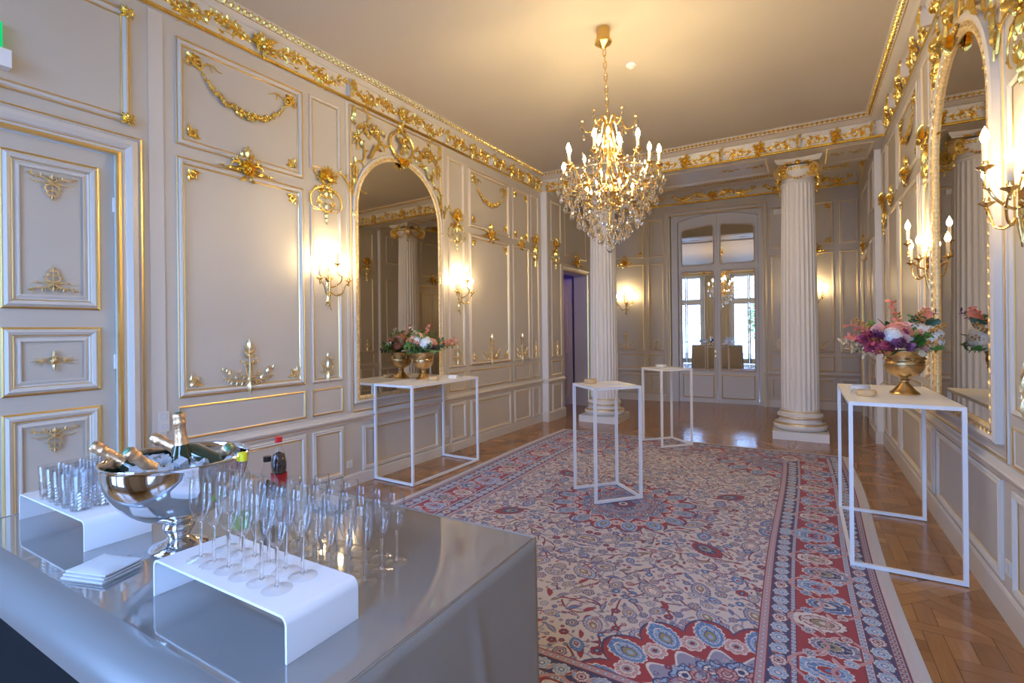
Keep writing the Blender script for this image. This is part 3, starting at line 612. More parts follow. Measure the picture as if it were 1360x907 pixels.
# wall sockets
def socket(Wl, u, z, n, horizontal=True, label='', w=0.0):
    C = Wl.o.matrix_world @ Vector(Wl.p(u, z, w)); t = thing('wall_socket', C, label, 'socket'); t.rotation_euler = Wl.o.matrix_world.to_euler()
    for i in range(n):
        dx, dz = ((i - (n - 1) / 2) * .075, 0) if horizontal else (0, (i - (n - 1) / 2) * .075)
        mb = MB(); mb.box(dx - .037, dx + .037, -.009, 0, dz - .037, dz + .037); o = mb.build('socket_plate', 'plate', t, 0)
        q = MB(); q.lathe([(.0001, .010), (.019, .010), (.021, .012), (.023, .010)], 16, mtx=Matrix.Rotation(PI / 2, 4, 'X'), c=(dx, 0, dz)); q.build('socket_well', 'ceramic', o, 30)
socket(LWo, 1.877, .948, 2, False, 'double wall switch plate on the left wall beside the near door')
socket(LWo, 3.575, .235, 1, True, 'single wall socket low on the left wall before the mirror table')
socket(LWo, 5.15, .29, 2, False, 'double wall socket low on the left wall behind the long table')
socket(RWo, 3.62, .30, 1, True, 'single wall socket low on the right wall')
# far wall
zf = dict(d0=.17, d1=.60, f0=.74, f1=1.03, m0=1.10, m1=3.04, t0=3.17, t1=4.0)
rail_base(FWo, -4.2, -2.5, .66, .15); rail_base(FWo, -.65, 1.0, .66, .15)
for (a, b) in ((-3.9, -3.03), (-2.94, -2.6), (-.54, -.2), (-.1, .54), (.63, .93)):
    bay(FWo, a, b, zf, 'mid'); c_ = (a + b) / 2
    if b - a > .5:
        put(FWo, 'gilt_spray', c_, 1.1, .006, m='palegold'); put(FWo, 'gilt_crown', c_, 3.1, .015); corners(FWo, a, b, 3.17, 4.0, .05)
    else: put(FWo, 'gilt_spray_narrow', c_, 1.12, .006, m='palegold')
casing(FWo, -2.47, -.68, 4.02, .1, .02)
cornice(FWo, -4.2, 1.05, .22, z0=4.27, z1=4.62, units=[(-3.3, 'frieze_long', 1), (-1.6, 'frieze_long', 1.1), (.1, 'frieze_long', 1)])
o = MB().box(-.47, -.30, -.08, 0, 3.85, 3.93); o.ball((-.385, -.085, 3.86), .03, 10, 6); el = o.build('emergency_light', 'steel', None, 30); el.matrix_world = FWo.o.matrix_world.copy()
tag(el, 'small white emergency light box high on the far wall', 'light')
# mirrored double door
ang = math.radians(3.5)
d2 = Wall('door_2', (-1.55, 11.33), (math.cos(ang), math.sin(ang)), 1, 'mirrored double door under an arched transom in the far wall', 'door')
DW = .79
mb = MB(); mb.box(-.92, -DW + .0, -.10, .08, 0, 4.12); mb.box(DW, .92, -.10, .08, 0, 4.12); d2.o.data = mb.mesh('door_2', 'trim', 0)
# arched head
hd = MB(); n = 16
for i in range(n):
    x0, x1 = -.92 + 1.84 * i / n, -.92 + 1.84 * (i + 1) / n; zz = lambda x: 3.86 + .17 * (1 - (x / .92) ** 2)
    hd.add([(x0, -.09, zz(x0)), (x1, -.09, zz(x1)), (x1, -.09, 4.16), (x0, -.09, 4.16), (x0, .08, zz(x0)), (x1, .08, zz(x1))], [(0, 1, 2, 3), (0, 4, 5, 1)])
hd.build('arched_head', 'trim', d2.o, 40)
MB().box(-DW, DW, -.005, .05, 2.84, 2.90).build('transom_bar', 'trim', d2.o, 0)
def rounded(x0, x1, z0, z1, r, topf=None, n=6):
    pts = []
    for (cx, cz, a0) in ((x1 - r, z0 + r, -PI / 2), (x1 - r, z1 - r, 0), (x0 + r, z1 - r, PI / 2), (x0 + r, z0 + r, PI)):
        for i in range(n + 1):
            a = a0 + PI / 2 * i / n; pts.append((cx + r * math.cos(a), cz + r * math.sin(a)))
    if topf: pts = [(x, z + (topf(x) if z > (z0 + z1) / 2 else 0)) for x, z in pts]
    return pts
def glazed(parent, x0, x1, z0, z1, r, rails, topf=None, w=.0):
    """leaf plate with a rounded mirror opening"""
    P = rounded(x0 + rails, x1 - rails, z0, z1, r, topf); n = len(P)
    g = MB(); g.add([(x, .006 - w, z) for x, z in P], [tuple(range(n))]); g.build('mirror_pane', 'doormirror', parent, 0)
    f = MB(); gl = MB()
    for i in range(n):
        k = (i + 1) % n; cx, cz = (x0 + x1) / 2, (z0 + z1) / 2
        def off(p, d): return (p[0] + (d if p[0] > cx else -d), p[1] + (d if p[1] > cz else -d))
        a, b = P[i], P[k]; a1, b1 = off(a, .012), off(b, .012); a2, b2 = off(a, .035), off(b, .035)
        gl.add([(a[0], .006 - w, a[1]), (b[0], .006 - w, b[1]), (b1[0], -.010 - w, b1[1]), (a1[0], -.010 - w, a1[1])], [(0, 1, 2, 3)])
        f.add([(a1[0], -.010 - w, a1[1]), (b1[0], -.010 - w, b1[1]), (b2[0], .0 - w, b2[1]), (a2[0], .0 - w, a2[1])], [(0, 1, 2, 3)])
    q = f.build('pane_moulding', 'trim', parent, 30); gl.build('gilt_line', 'goldline', q, 30)
def leaf_plate(x0, x1, z0, z1, P, name, y0=.0, y1=.04):
    """plate with a hole along the closed outline P"""
    me = bpy.data.meshes.new(name); import bmesh
    bm = bmesh.new(); ring = [(x0, z0), (x1, z0), (x1, z1), (x0, z1)]
    fn = bm.edges.new; vo = [bm.verts.new((x, y0, z)) for x, z in ring]; vi = [bm.verts.new((x, y0, z)) for x, z in P]
    ed = [fn((vo[i], vo[(i + 1) % 4])) for i in range(4)] + [fn((vi[i], vi[(i + 1) % len(vi)])) for i in range(len(vi))]
    bmesh.ops.triangle_fill(bm, edges=ed, use_beauty=True, use_dissolve=False)
    r = bmesh.ops.extrude_face_region(bm, geom=bm.faces[:]); bmesh.ops.translate(bm, verts=[v for v in r['geom'] if isinstance(v, bmesh.types.BMVert)], vec=(0, y1 - y0, 0))
    bm.to_mesh(me); bm.free(); me.materials.append(M['trim']); return me
for (x0, x1) in ((-DW + .01, -.004), (.004, DW - .01)):
    r0, r1 = (x0 + .075, x1 - .075)
    P = rounded(r0, r1, .70, 2.80, .045)
    lf = link('door_leaf', leaf_plate(x0, x1, .0, 2.84, P, 'door_leaf'), d2.o); glazed(lf, x0, x1, .70, 2.80, .045, .075)
    d2.frame(x0 + .07, x1 - .07, .10, .60, 'flat', name='door_panel', parent=lf)
    tf = lambda x: .05 * (1 - (x / .8) ** 2) * 2 - .05
    P = rounded(r0, r1, 2.97, 3.74, .045, tf)
    up = link('transom_panel', leaf_plate(x0, x1, 2.90, 4.05, P, 'transom_panel'), d2.o); glazed(up, x0, x1, 2.97, 3.74, .045, .075, tf)
h = MB(); h.ball((-.05, -.05, 1.05), .018, 8, 6); h.tube([(-.05, -.0, 1.05), (-.05, -.045, 1.05)], .007, 8); h.box(-.062, -.038, -.006, 0, .98, 1.12); h.build('door_handle', 'brass', d2.o, 40)
bk = MB().box(-4.4, 1.3, 12.05, 12.15, -.1, 4.75); bk.box(-4.45, -4.35, 11.2, 12.1, -.1, 4.75); bk.box(1.2, 1.3, 11.0, 12.1, -.1, 4.75); bk = bk.build('wall_back', 'roomdark', None, 0); tag(bk, 'unseen wall added behind the mirrored doors to block sky light', 'wall', kind='structure')  # added backing box, keeps sky light from leaking round the door leaves
tag(MB().box(1.15, 1.3, 9.6, 10.9, -.1, 3.0).build('wall_passage', 'roomdark', None, 0), 'passage wall behind the right doorway', 'wall', kind='structure')
# room seen through the left doorway with a violet lamp, and its open leaf
rm = MB(); rm.box(-6.6, -6.5, 8.0, 10.6, 0, 3); rm.box(-6.6, -4.1, 7.9, 8.0, 0, 3); rm.box(-6.6, -4.06, 10.5, 10.6, 0, 3); rm.box(-6.6, -4.1, 8, 10.6, 3, 3.1); rm.box(-6.6, -4.0, 8, 10.6, -.1, -.005)
side = rm.build('wall_side_room', 'ledp', None, 0); tag(side, 'side room in violet light behind the left doorway', 'room', kind='structure')
l = bpy.data.lights.new('violet_lamp', 'POINT'); l.energy = 16; l.color = (.32, .22, 1.0); l.shadow_soft_size = .15; lo = bpy.data.objects.new('violet_lamp', l); COL.objects.link(lo); lo.location = (-5.2, 9.0, 2.5)
d3 = Wall('door_3', (-4.22, 9.83), (1, -.03), -1, 'pale panelled door leaf standing open in the left doorway', 'door')
mb = MB(); mb.box(-1.10, -.02, -.02, .02, 0, 2.68); d3.o.data = mb.mesh('door_3', 'paint', 0)
for z0, z1 in ((.15, 1.0), (1.1, 2.55)): d3.frame(.12, .96, z0, z1, 'mid', .02, 'door_panel')
d4 = Wall('door_4', (.98, 0), (0, -1), -1, 'closed panelled door in the right wall of the far bay', 'door')
mb = MB(); mb.box(-10.75, -9.75, .0, .05, 0, 2.75); d4.o.data = mb.mesh('door_4', 'paint', 0)
for (a, b) in ((9.83, 10.22), (10.28, 10.67)):
    for z0, z1 in ((.2, .9), (1.0, 1.35), (1.45, 2.6)): d4.frame(a, b, z0, z1, 'mid', 0, 'door_panel')

# ------------------------------------------------------------------ window wall behind the camera
holes = [(x - .72, x + .72, -.1, 3.95) for x in WINX]
BWo.surf(-4.3, 1.1, H + .1, holes, t=.35)
cornice(BWo, -4.1, .9, .2, units=[(-1.75, 'frieze_long', 1), (-3.3, 'frieze_short', 1), (.1, 'frieze_short', 1)])
for k, x in enumerate(WINX):
    W_ = Wall('window_%d' % (k + 1), (0, -1.0), (-1, 0), -1, ('tall french window opening on the court, nearer the left wall', 'tall french window opening on the court, nearer the right wall')[k], 'window')
    mb = MB()
    mb.box(-x - .72, -x - .64, .10, .22, 0, 3.95); mb.box(-x + .64, -x + .72, .10, .22, 0, 3.95); mb.box(-x - .72, -x + .72, .10, .22, 3.87, 3.95); mb.box(-x - .64, -x + .64, .11, .21, 2.68, 2.84)
    W_.o.data = mb.mesh('window', 'winframe', 0)
    for (a, b) in ((-.64, -.005), (.005, .64)):
        for (z0, z1) in ((.02, 2.68), (2.84, 3.87)):
            mb = MB(); zb = z0 + (.22 if z0 < 1 else .05)
            mb.box(-x + a, -x + a + .06, .12, .18, z0, z1); mb.box(-x + b - .06, -x + b, .12, .18, z0, z1); mb.box(-x + a, -x + b, .12, .18, z0, zb); mb.box(-x + a, -x + b, .12, .18, z1 - .05, z1)
            if z0 < 1: mb.box(-x + a, -x + b, .13, .16, 1.80, 1.83)
            sh = mb.build('sash', 'winframe', W_.o, 0); MB().box(-x + a + .05, -x + b - .05, .145, .15, zb - .01, z1 - .04).build('glass_pane', 'pane', sh, 0)
    MB().box(-x - .66, -x + .66, .24, .28, .95, .99).build('balcony_bar', 'black', W_.o, 0)
def curtain(x0, x1, label):
    mb = MB(); n = int((x1 - x0) / .012); rows = [0.02, 1.5, 3.0, 3.9]
    vs = []
    for z in rows:
        for i in range(n + 1):
            x = x0 + (x1 - x0) * i / n; vs.append((x, -.90 + .035 * math.sin(i * .62 + .3 * math.sin(i * .21)) * (.7 if z > 3.5 else 1), z))
    mb.add(vs, [(r * (n + 1) + i, r * (n + 1) + i + 1, (r + 1) * (n + 1) + i + 1, (r + 1) * (n + 1) + i) for r in range(3) for i in range(n)])
    o = mb.build('curtain', 'curtain', None, 60); tag(o, label, 'curtain', 'long beige curtains beside the windows'); o.modifiers.new('thickness', 'SOLIDIFY').thickness = .004
curtain(-4.05, -3.80, 'beige curtain hanging between the left wall and its window'); curtain(-2.26, -1.98, 'beige curtain at the inner edge of the window nearer the left wall')
curtain(-1.5, -1.22, 'beige curtain at the inner edge of the window nearer the right wall'); curtain(.32, .6, 'beige curtain hanging between the right window and the right wall')
# court outside, seen only in the mirrors
tag(MB().box(-14, 12, -22, -1.4, -.6, -.5).build('court_ground', 'grnd', None, 0), 'pale paved court outside the windows', 'ground', kind='structure')
bl = thing('apartment_building', (-9.0, -20, -.5), 'pale stone apartment building across the court', 'building')
MB().box(-4, 3.2, -3, 0, 0, 9).build('facade_wall', 'facade', bl, 0)
for i in range(4):
    for j in range(3):
        f = MB().box(-3.4 + i * 1.7, -2.6 + i * 1.7, -.02, .05, 1.0 + j * 2.8, 2.7 + j * 2.8).build('window_frame', 'winframe', bl, 0)
        MB().box(-3.32 + i * 1.7, -2.68 + i * 1.7, .05, .06, 1.1 + j * 2.8, 2.6 + j * 2.8).build('window_pane', 'dglass', f, 0)
def court_tree(x, y, s, label):
    t = thing('court_tree', (x, y, -.5), label, 'tree'); MB().tube([(0, 0, 0), (.05, 0, 1.2 * s), (0, .1, 2.2 * s)], [.09, .07, .03], 8).build('trunk', 'facade', t)
    o = Orn(); r = random.Random(int(x * 10)); mb = MB()
    for i in range(900):
        q = Vector((r.gauss(0, 1), r.gauss(0, 1), r.gauss(0, 1))); q = q.normalized() * (r.random() ** .4) * .95 * s; c = Vector((q.x, q.y, q.z * 1.1 + 2.1 * s))
        a = Vector((r.gauss(0, 1), r.gauss(0, 1), r.gauss(0, 1))).normalized() * .13; b = a.cross(Vector((r.gauss(0, 1), r.gauss(0, 1), 1))).normalized() * .05
        mb.add([c - a, c + b, c + a, c - b], [(0, 1, 2, 3)])
    c = mb.build('crown', 'leaf_g', t, 0); c['kind'] = 'stuff'
court_tree(.6, -6.5, 1.15, 'leafy green tree in the court in front of the right window'); court_tree(-4.8, -7.0, .8, 'small green tree in the court in front of the left window')

# ------------------------------------------------------------------ parquet floor (Versailles panels set on the diagonal)
def wood_mat():
    m = bpy.data.materials.new('oak_parquet'); m.use_nodes = True; n = m.node_tree; b = n.nodes['Principled BSDF']
    at_ = n.nodes.new('ShaderNodeAttribute'); at_.attribute_name = 'tone'; ad = n.nodes.new('ShaderNodeAttribute'); ad.attribute_name = 'grain'
    cr = n.nodes.new('ShaderNodeValToRGB'); e = cr.color_ramp.elements
    e[0].position = 0; e[0].color = (0.23, 0.098, 0.030, 1); e[1].position = 1; e[1].color = (0.47, 0.232, 0.082, 1); x = e.new(.5); x.color = (0.34, 0.155, 0.050, 1)
    t = n.nodes.new('ShaderNodeTexCoord'); vr = n.nodes.new('ShaderNodeVectorRotate'); vr.rotation_type = 'Z_AXIS'
    n.links.new(t.outputs['Object'], vr.inputs['Vector']); n.links.new(ad.outputs['Fac'], vr.inputs['Angle'])
    mp = n.nodes.new('ShaderNodeMapping'); mp.inputs['Scale'].default_value = (3, 60, 1); n.links.new(vr.outputs[0], mp.inputs[0])
    no = n.nodes.new('ShaderNodeTexNoise'); no.inputs['Scale'].default_value = 1.5; no.inputs['Detail'].default_value = 5; n.links.new(mp.outputs[0], no.inputs['Vector'])
    ma = n.nodes.new('ShaderNodeMath'); ma.operation = 'MULTIPLY_ADD'; ma.inputs[1].default_value = .55; n.links.new(no.outputs['Fac'], ma.inputs[0])
    sb = n.nodes.new('ShaderNodeMath'); sb.operation = 'SUBTRACT'; sb.inputs[1].default_value = .275; n.links.new(at_.outputs['Fac'], sb.inputs[0]); n.links.new(sb.outputs[0], ma.inputs[2])
    n.links.new(ma.outputs[0], cr.inputs[0]); n.links.new(cr.outputs[0], b.inputs['Base Color'])
    b.inputs['Roughness'].default_value = .2; b.inputs['Coat Weight'].default_value = .3; b.inputs['Coat Roughness'].default_value = .12
    n2 = n.nodes.new('ShaderNodeTexNoise'); n2.inputs['Scale'].default_value = 7; n.links.new(t.outputs['Object'], n2.inputs['Vector'])
    bp = n.nodes.new('ShaderNodeBump'); bp.inputs['Strength'].default_value = .25; bp.inputs['Distance'].default_value = .004; n.links.new(n2.outputs['Fac'], bp.inputs['Height']); n.links.new(bp.outputs[0], b.inputs['Normal'])
    return m
M['wood'] = wood_mat()
floor = MB().box(-4.6, 1.2, -1.3, 11.9, -.1, -.006).build('floor', mat('dark_joint', (0.07, 0.03, 0.012), .8), None, 0); tag(floor, 'warm oak parquet floor laid in diagonal panels', 'floor', kind='structure')
def clip(poly, a, b, c):        # keep a*x+b*y<=c
    out = []
    for i in range(len(poly)):
        p, q = poly[i], poly[(i + 1) % len(poly)]; dp, dq = a * p[0] + b * p[1] - c, a * q[0] + b * q[1] - c
        if dp <= 0: out.append(p)
        if dp * dq < 0: t = dp / (dp - dq); out.append((p[0] + (q[0] - p[0]) * t, p[1] + (q[1] - p[1]) * t))
    return out
def panel_pieces():
    S, B, g = 1.0, .085, .0012; h = S / 2; hi = h - B; out = []
    # border, pinwheel laid
    for k in range(4):
        c, s = math.cos(k * PI / 2), math.sin(k * PI / 2); r = [(-h + g, -h + g), (h - B - g, -h + g), (h - B - g, -hi - g), (-h + g, -hi - g)]
        out.append(([(x * c - y * s, x * s + y * c) for x, y in r], k * PI / 2))
    p, wv = hi * 2 / 2.83, .085; q = PI / 4; cq, sq = math.cos(q), math.sin(q)
    def addr(x0, x1, y0, y1, gr):
        r = [(x0 + g, y0 + g), (x1 - g, y0 + g), (x1 - g, y1 - g), (x0 + g, y1 - g)]
        if x1 - x0 < .004 or y1 - y0 < .004: return
        P = [(x * cq - y * sq, x * sq + y * cq) for x, y in r]
        for a, b in ((1, 0), (-1, 0), (0, 1), (0, -1)): P = clip(P, a, b, hi - g) if len(P) > 2 else []
        if len(P) > 2:
            A = abs(sum(P[i][0] * P[(i + 1) % len(P)][1] - P[(i + 1) % len(P)][0] * P[i][1] for i in range(len(P)))) / 2
            if A > .0006: out.append((P, gr + q))
    for i in range(-3, 4):
        for j in range(-3, 4):
            x, y = i * p, j * p
            if (i + j) % 2: addr(x - wv / 2, x + wv / 2, y - p + wv / 2, y + p - wv / 2, PI / 2)    # bars running in y, woven
            else: addr(x - p + wv / 2, x + p - wv / 2, y - wv / 2, y + wv / 2, 0) if True else None
    # the woven bars above meet at crossings; fill the squares between them with pairs of boards
    for i in range(-4, 4):
        for j in range(-4, 4):
            x0, x1, y0, y1 = i * p + wv / 2, (i + 1) * p - wv / 2, j * p + wv / 2, (j + 1) * p - wv / 2
            if (i + j) % 2: addr(x0, x1, y0, (y0 + y1) / 2, 0); addr(x0, x1, (y0 + y1) / 2, y1, 0)
            else: addr(x0, (x0 + x1) / 2, y0, y1, PI / 2); addr((x0 + x1) / 2, x1, y0, y1, PI / 2)
    return out
PP = panel_pieces(); planks = []; rw = random.Random(5); SQ = math.sqrt(2)
for i in range(-9, 10):
    for j in range(-9, 14):
        cx, cy = -1.55 + (i + j) / SQ, 5.2 + (j - i) / SQ
        if not (-5.4 < cx < 2.0 and -2 < cy < 12.4): continue
        for P, gr in PP:
            Q = [((x - y) / SQ + cx, (x + y) / SQ + cy) for x, y in P]
            for a, b, c in ((1, 0, 1.0), (-1, 0, 4.3), (0, 1, 11.7), (0, -1, 1.1)): Q = clip(Q, a, b, c) if len(Q) > 2 else []
            if len(Q) > 2: planks.append((Q, gr + PI / 4, rw.gauss(.5, .17)))
def visible_size(Q):
    x = sum(p[0] for p in Q) / len(Q); y = sum(p[1] for p in Q) / len(Q); d = Vector((x, y, -EYE)); z = d.dot(FW)
    if z < .8: return 0
    u, v = d.dot(RT) / z * F_PX + CX, CY + EYE / z * F_PX
    if not (0 < u < 1360 and v < 915): return 0
    if -3.3 < x < .45 and 1.4 < y < 7.2: return 0
    if x < -.7 and y < 2.2: return 0
    A = abs(sum(Q[i][0] * Q[(i + 1) % len(Q)][1] - Q[(i + 1) % len(Q)][0] * Q[i][1] for i in range(len(Q)))) / 2
    return A * F_PX ** 2 * EYE / z ** 3
planks.sort(key=lambda k: -visible_size(k[0]))
def plank_mesh(items, name):
    mb = MB(); tone = []; gr = []
    for Q, g_, t in items:
        n = len(Q); a = sum(Q[i][0] * Q[(i + 1) % n][1] - Q[(i + 1) % n][0] * Q[i][1] for i in range(n))
        if a < 0: Q = Q[::-1]
        mb.add([(x, y, 0) for x, y in Q] + [(x, y, -.006) for x, y in Q], [tuple(range(n))] + [(i, i + n, (i + 1) % n + n, (i + 1) % n) for i in range(n)])
        tone += [t] * 2 * n; gr += [-g_] * 2 * n
    me = mb.mesh(name, 'wood', 0)
    for nm, d in (('tone', tone), ('grain', gr)): a = me.attributes.new(nm, 'FLOAT', 'POINT'); a.data.foreach_set('value', d)
    return me
for k in planks[:300]: link('plank', plank_mesh([k], 'plank'), floor)
r_ = link('parquet_planks', plank_mesh(planks[300:], 'parquet_planks'), floor); r_['kind'] = 'stuff'

# ------------------------------------------------------------------ carpet: the woven pattern is drawn into an image with numpy
def carpet_image():
    mm = 0.003; HW, HH = 1.875, 2.875; w_, h_ = int(HW / mm), int(HH / mm)
    rg = np.random.RandomState(4)
    C = dict(cream=(.56, .50, .49), navy=(.04, .05, .14), blue=(.10, .20, .45), sky=(.26, .38, .58), red=(.30, .035, .045), wine=(.17, .03, .055), pink=(.48, .27, .28), olive=(.26, .23, .15), grey=(.36, .34, .38), white=(.64, .60, .58), lav=(.27, .26, .38))
    I = np.zeros((h_, w_, 3), np.float32); I[:] = C['cream']
    yy, xx = np.mgrid[0:h_, 0:w_].astype(np.float32); X = (xx + .5) * mm; Y = (yy + .5) * mm       # quarter: X,Y from the centre
    def win(cx, cy, R):
        x0, x1, y0, y1 = max(0, int((cx - R) / mm)), min(w_, int((cx + R) / mm) + 2), max(0, int((cy - R) / mm)), min(h_, int((cy + R) / mm) + 2)
        return (slice(y0, y1), slice(x0, x1)) if x1 > x0 and y1 > y0 else None
    def flower(cx, cy, R, n=8, cols=('navy', 'blue', 'white', 'red', 'cream'), rot=0., asp=1., dirn=0.):
        s = win(cx, cy, R * 1.35)
        if s is None: return
        dx, dy = X[s] - cx, Y[s] - cy; r = np.hypot(dx, dy) / R; th = np.arctan2(dy, dx) + rot; T = I[s]
        lob = 1 + .2 * (np.abs(np.cos(n * th / 2)) - .5)
        for k, (f, cc) in enumerate(zip((1.0, .86, .56, .44, .22), (cols[0], cols[1], cols[0], cols[2], cols[3]))): T[r < f * (lob if k < 2 else 1)] = C[cc]
        T[(np.abs(np.sin(n * th / 2)) < .16) & (r > .5) & (r < .84 * lob)] = C[cols[0]]; T[(np.abs(np.cos(n * th / 2)) < .12) & (r > .25) & (r < .42)] = C[cols[3]]
    def palmette(cx, cy, R, dirn, cols=('navy', 'sky', 'white', 'red', 'olive')):
        s = win(cx, cy, R * 1.5)
        if s is None: return
        dx, dy = X[s] - cx, Y[s] - cy; c, sn = math.cos(dirn), math.sin(dirn); a, b = (dx * c + dy * sn) / R, (-dx * sn + dy * c) / R; T = I[s]
        th = np.arctan2(b, a); r = np.hypot(a * .78, b * 1.15) * (1 - .26 * np.cos(th)) * (1 - .10 * (np.abs(th) < .25)); lob = 1 + .12 * (np.abs(np.cos(8.5 * th)) - .5)
        for k, (f, cc) in enumerate(zip((1.0, .90, .66, .61, .40, .35, .17), (cols[0], cols[1], cols[0], cols[2], cols[3], cols[4], cols[2]))): T[r < f * (lob if k < 2 else 1)] = C[cc]
        T[(np.abs(np.sin(8.5 * th)) < .2) & (r > .68) & (r < .88 * lob)] = C[cols[2]]; T[(np.abs(np.sin(6 * th)) < .2) & (r > .43) & (r < .59)] = C[cols[3]]
    def leafs(cx, cy, L, W, ang, col='blue', edge='navy'):
        s = win(cx, cy, L)
        if s is None: return
        dx, dy = X[s] - cx, Y[s] - cy; a = dx * math.cos(ang) + dy * math.sin(ang); b = -dx * math.sin(ang) + dy * math.cos(ang) + .35 * a * a / L; T = I[s]
        t = a / L; wd = W * np.clip(1 - (2 * t) ** 2, 0, 1) * (1 + .15 * np.sin(60 * t)); m = (np.abs(b) < wd) & (np.abs(t) < .5); T[m] = C[edge]; m = (np.abs(b) < wd * .6) & (np.abs(t) < .45); T[m] = C[col]
    def vine(x, y, a, L, c0, c1, col='wine', t=.004):
        n = int(L / .003)
        for i in range(n):
            q = i / n; a += (c0 + (c1 - c0) * q) * L / n; x += math.cos(a) * L / n; y += math.sin(a) * L / n; s = win(x, y, t)
            if s: I[s] = C[col]
        return x, y, a
    BW = .665; FX, FY = HW - BW, HH - BW                    # inner field
    # field: vines, blossoms, leaves
    pts = []; PA = np.zeros((9000, 3))
    for _ in range(9000):
        x, y = rg.uniform(0, FX), rg.uniform(0, FY)
        big = rg.rand() < (.5 if _ < 60 else .02); R = rg.uniform(.045, .066) if big else (rg.uniform(.022, .036) if _ < 2500 else rg.uniform(.010, .018))
        if not pts or (((PA[:len(pts), 0] - x) ** 2 + (PA[:len(pts), 1] - y) ** 2) > (R + PA[:len(pts), 2] + .007) ** 2).all(): PA[len(pts)] = (x, y, R); pts.append((x, y, R))
    for (x, y, R) in pts:
        if R > .014 and rg.rand() < .7: vine(x, y, rg.uniform(0, 6.28), rg.uniform(.06, .2), rg.uniform(-14, 14), rg.uniform(-14, 14), 'wine' if rg.rand() < .5 else 'lav', .0015)
    pal = [('wine', 'sky', 'cream', 'wine', 'olive'), ('navy', 'grey', 'cream', 'red', 'white'), ('navy', 'blue', 'sky', 'white', 'red'), ('wine', 'pink', 'cream', 'navy', 'sky'), ('navy', 'lav', 'cream', 'wine', 'olive'), ('wine', 'red', 'navy', 'sky', 'cream'), ('navy', 'lav', 'sky', 'red', 'white'), ('lav', 'grey', 'white', 'navy', 'sky'), ('navy', 'blue', 'cream', 'wine', 'grey')]
    for (x, y, R) in pts:
        k = pal[rg.randint(len(pal))]
        if R > .026 and (R > .04 or rg.rand() < .35): palmette(x, y, R * 1.12, rg.uniform(0, 6.28), pal[rg.choice([0, 1, 2, 4])])
        elif rg.rand() < .6: flower(x, y, R, rg.choice([5, 6, 8]), k, rg.uniform(0, 6))
        else: leafs(x, y, R * 3.0, R * .5, rg.uniform(0, 6.28), rg.choice(['blue', 'red', 'lav', 'olive']), rg.choice(['navy', 'wine']))
    def star(cx, cy, R, n, amp=.16):
        """lobed medallion of red palmettes around a pale blue centre"""
        r = np.hypot(X - cx, Y - cy) / R; th = np.arctan2(Y - cy, X - cx); ptd = 1 + amp * (np.abs(np.cos(n * th / 2)) ** .7 - .5)
        m = r < ptd; I[m] = C['navy']; m = r < ptd - .02; I[m] = C['red']
        m2 = r < .66 + .06 * np.cos(n * th); I[m2] = C['white']; m2 = r < .635 + .06 * np.cos(n * th); I[m2] = C['lav']
        m3 = r < .3 + .03 * np.cos(n * th); I[m3] = C['grey']
        for q in range(n):
            a = 2 * PI * q / n; palmette(cx + math.cos(a) * R * .85, cy + math.sin(a) * R * .85, R * .115, a, ('white', 'blue', 'sky', 'navy', 'olive'))
            a += PI / n; flower(cx + math.cos(a) * R * .78, cy + math.sin(a) * R * .78, R * .085, 8, ('white', 'pink', 'grey', 'wine', 'cream'))
            flower(cx + math.cos(a) * R * .50, cy + math.sin(a) * R * .50, R * .10, 7, ('navy', 'sky', 'white', 'navy', 'red')); a -= PI / n
            flower(cx + math.cos(a) * R * .46, cy + math.sin(a) * R * .46, R * .07, 6, ('wine', 'pink', 'cream', 'wine', 'sky')); flower(cx + math.cos(a) * R * .22, cy + math.sin(a) * R * .22, R * .06, 6, ('navy', 'blue', 'white', 'wine', 'cream'))
        for _ in range(int(500 * R)):
            a, q = rg.uniform(0, 6.28), R * .62 * math.sqrt(rg.rand()); flower(cx + q * math.cos(a), cy + q * math.sin(a), rg.uniform(.010, .018), 6, pal[rg.randint(len(pal))])
        flower(cx, cy, R * .16, 12, ('navy', 'red', 'white', 'navy', 'sky'))
    star(0, 0, .60, 16)
    for (px, py) in ((.80, .62),): palmette(px, py, .09, math.atan2(py, px + .01), ('wine', 'red', 'navy', 'sky', 'olive'))
    fm = (X < FX) & (Y < FY); keep = I.copy(); star(FX + .02, FY + .05, .70, 16)
    # borders, from the field outward
    d = np.minimum(HW - X, HH - Y); band = lambda a, b: (d < a) & (d >= b); along = np.where((HW - X) < (HH - Y), Y, X)
    def guard(a, b, base='grey', dot='wine', per=.03):
        m = band(a, b); I[m] = C['wine']; m = band(a - .006, b + .006); I[m] = C[base]; mid = (a + b) / 2
        q = (along % per) / per - .5; m = band(a - .006, b + .006) & (np.hypot(q * per, d - mid) < min(per, a - b) * .36); I[m] = C[dot]
        m = band(a, b) & (np.hypot(q * per, d - mid) < min(per, a - b) * .17); I[m] = C['cream']
    I[band(.665, .0)] = C['navy']; guard(.665, .615, 'pink', 'lav', .04); I[band(.615, .52)] = C['navy']; guard(.52, .485, 'cream', 'blue', .032)
    I[band(.485, .215)] = C['red']; guard(.215, .175, 'cream', 'blue', .032); I[band(.175, .085)] = C['navy']; guard(.085, .04, 'grey', 'wine', .036)
    def along_border(dist, step, fn, ph=0.):
        k = 0; t = ph
        while t < HH - dist + .01: fn(HW - dist, t, 0 if k % 2 else PI, k); t += step; k += 1
        k = 0; t = ph
        while t < HW - dist - .02: fn(t, HH - dist, PI / 2 if k % 2 else -PI / 2, k); t += step; k += 1
    bc = [('white', 'sky', 'blue', 'white', 'red'), ('white', 'blue', 'navy', 'sky', 'cream'), ('wine', 'white', 'cream', 'wine', 'olive'), ('white', 'lav', 'navy', 'cream', 'olive')]
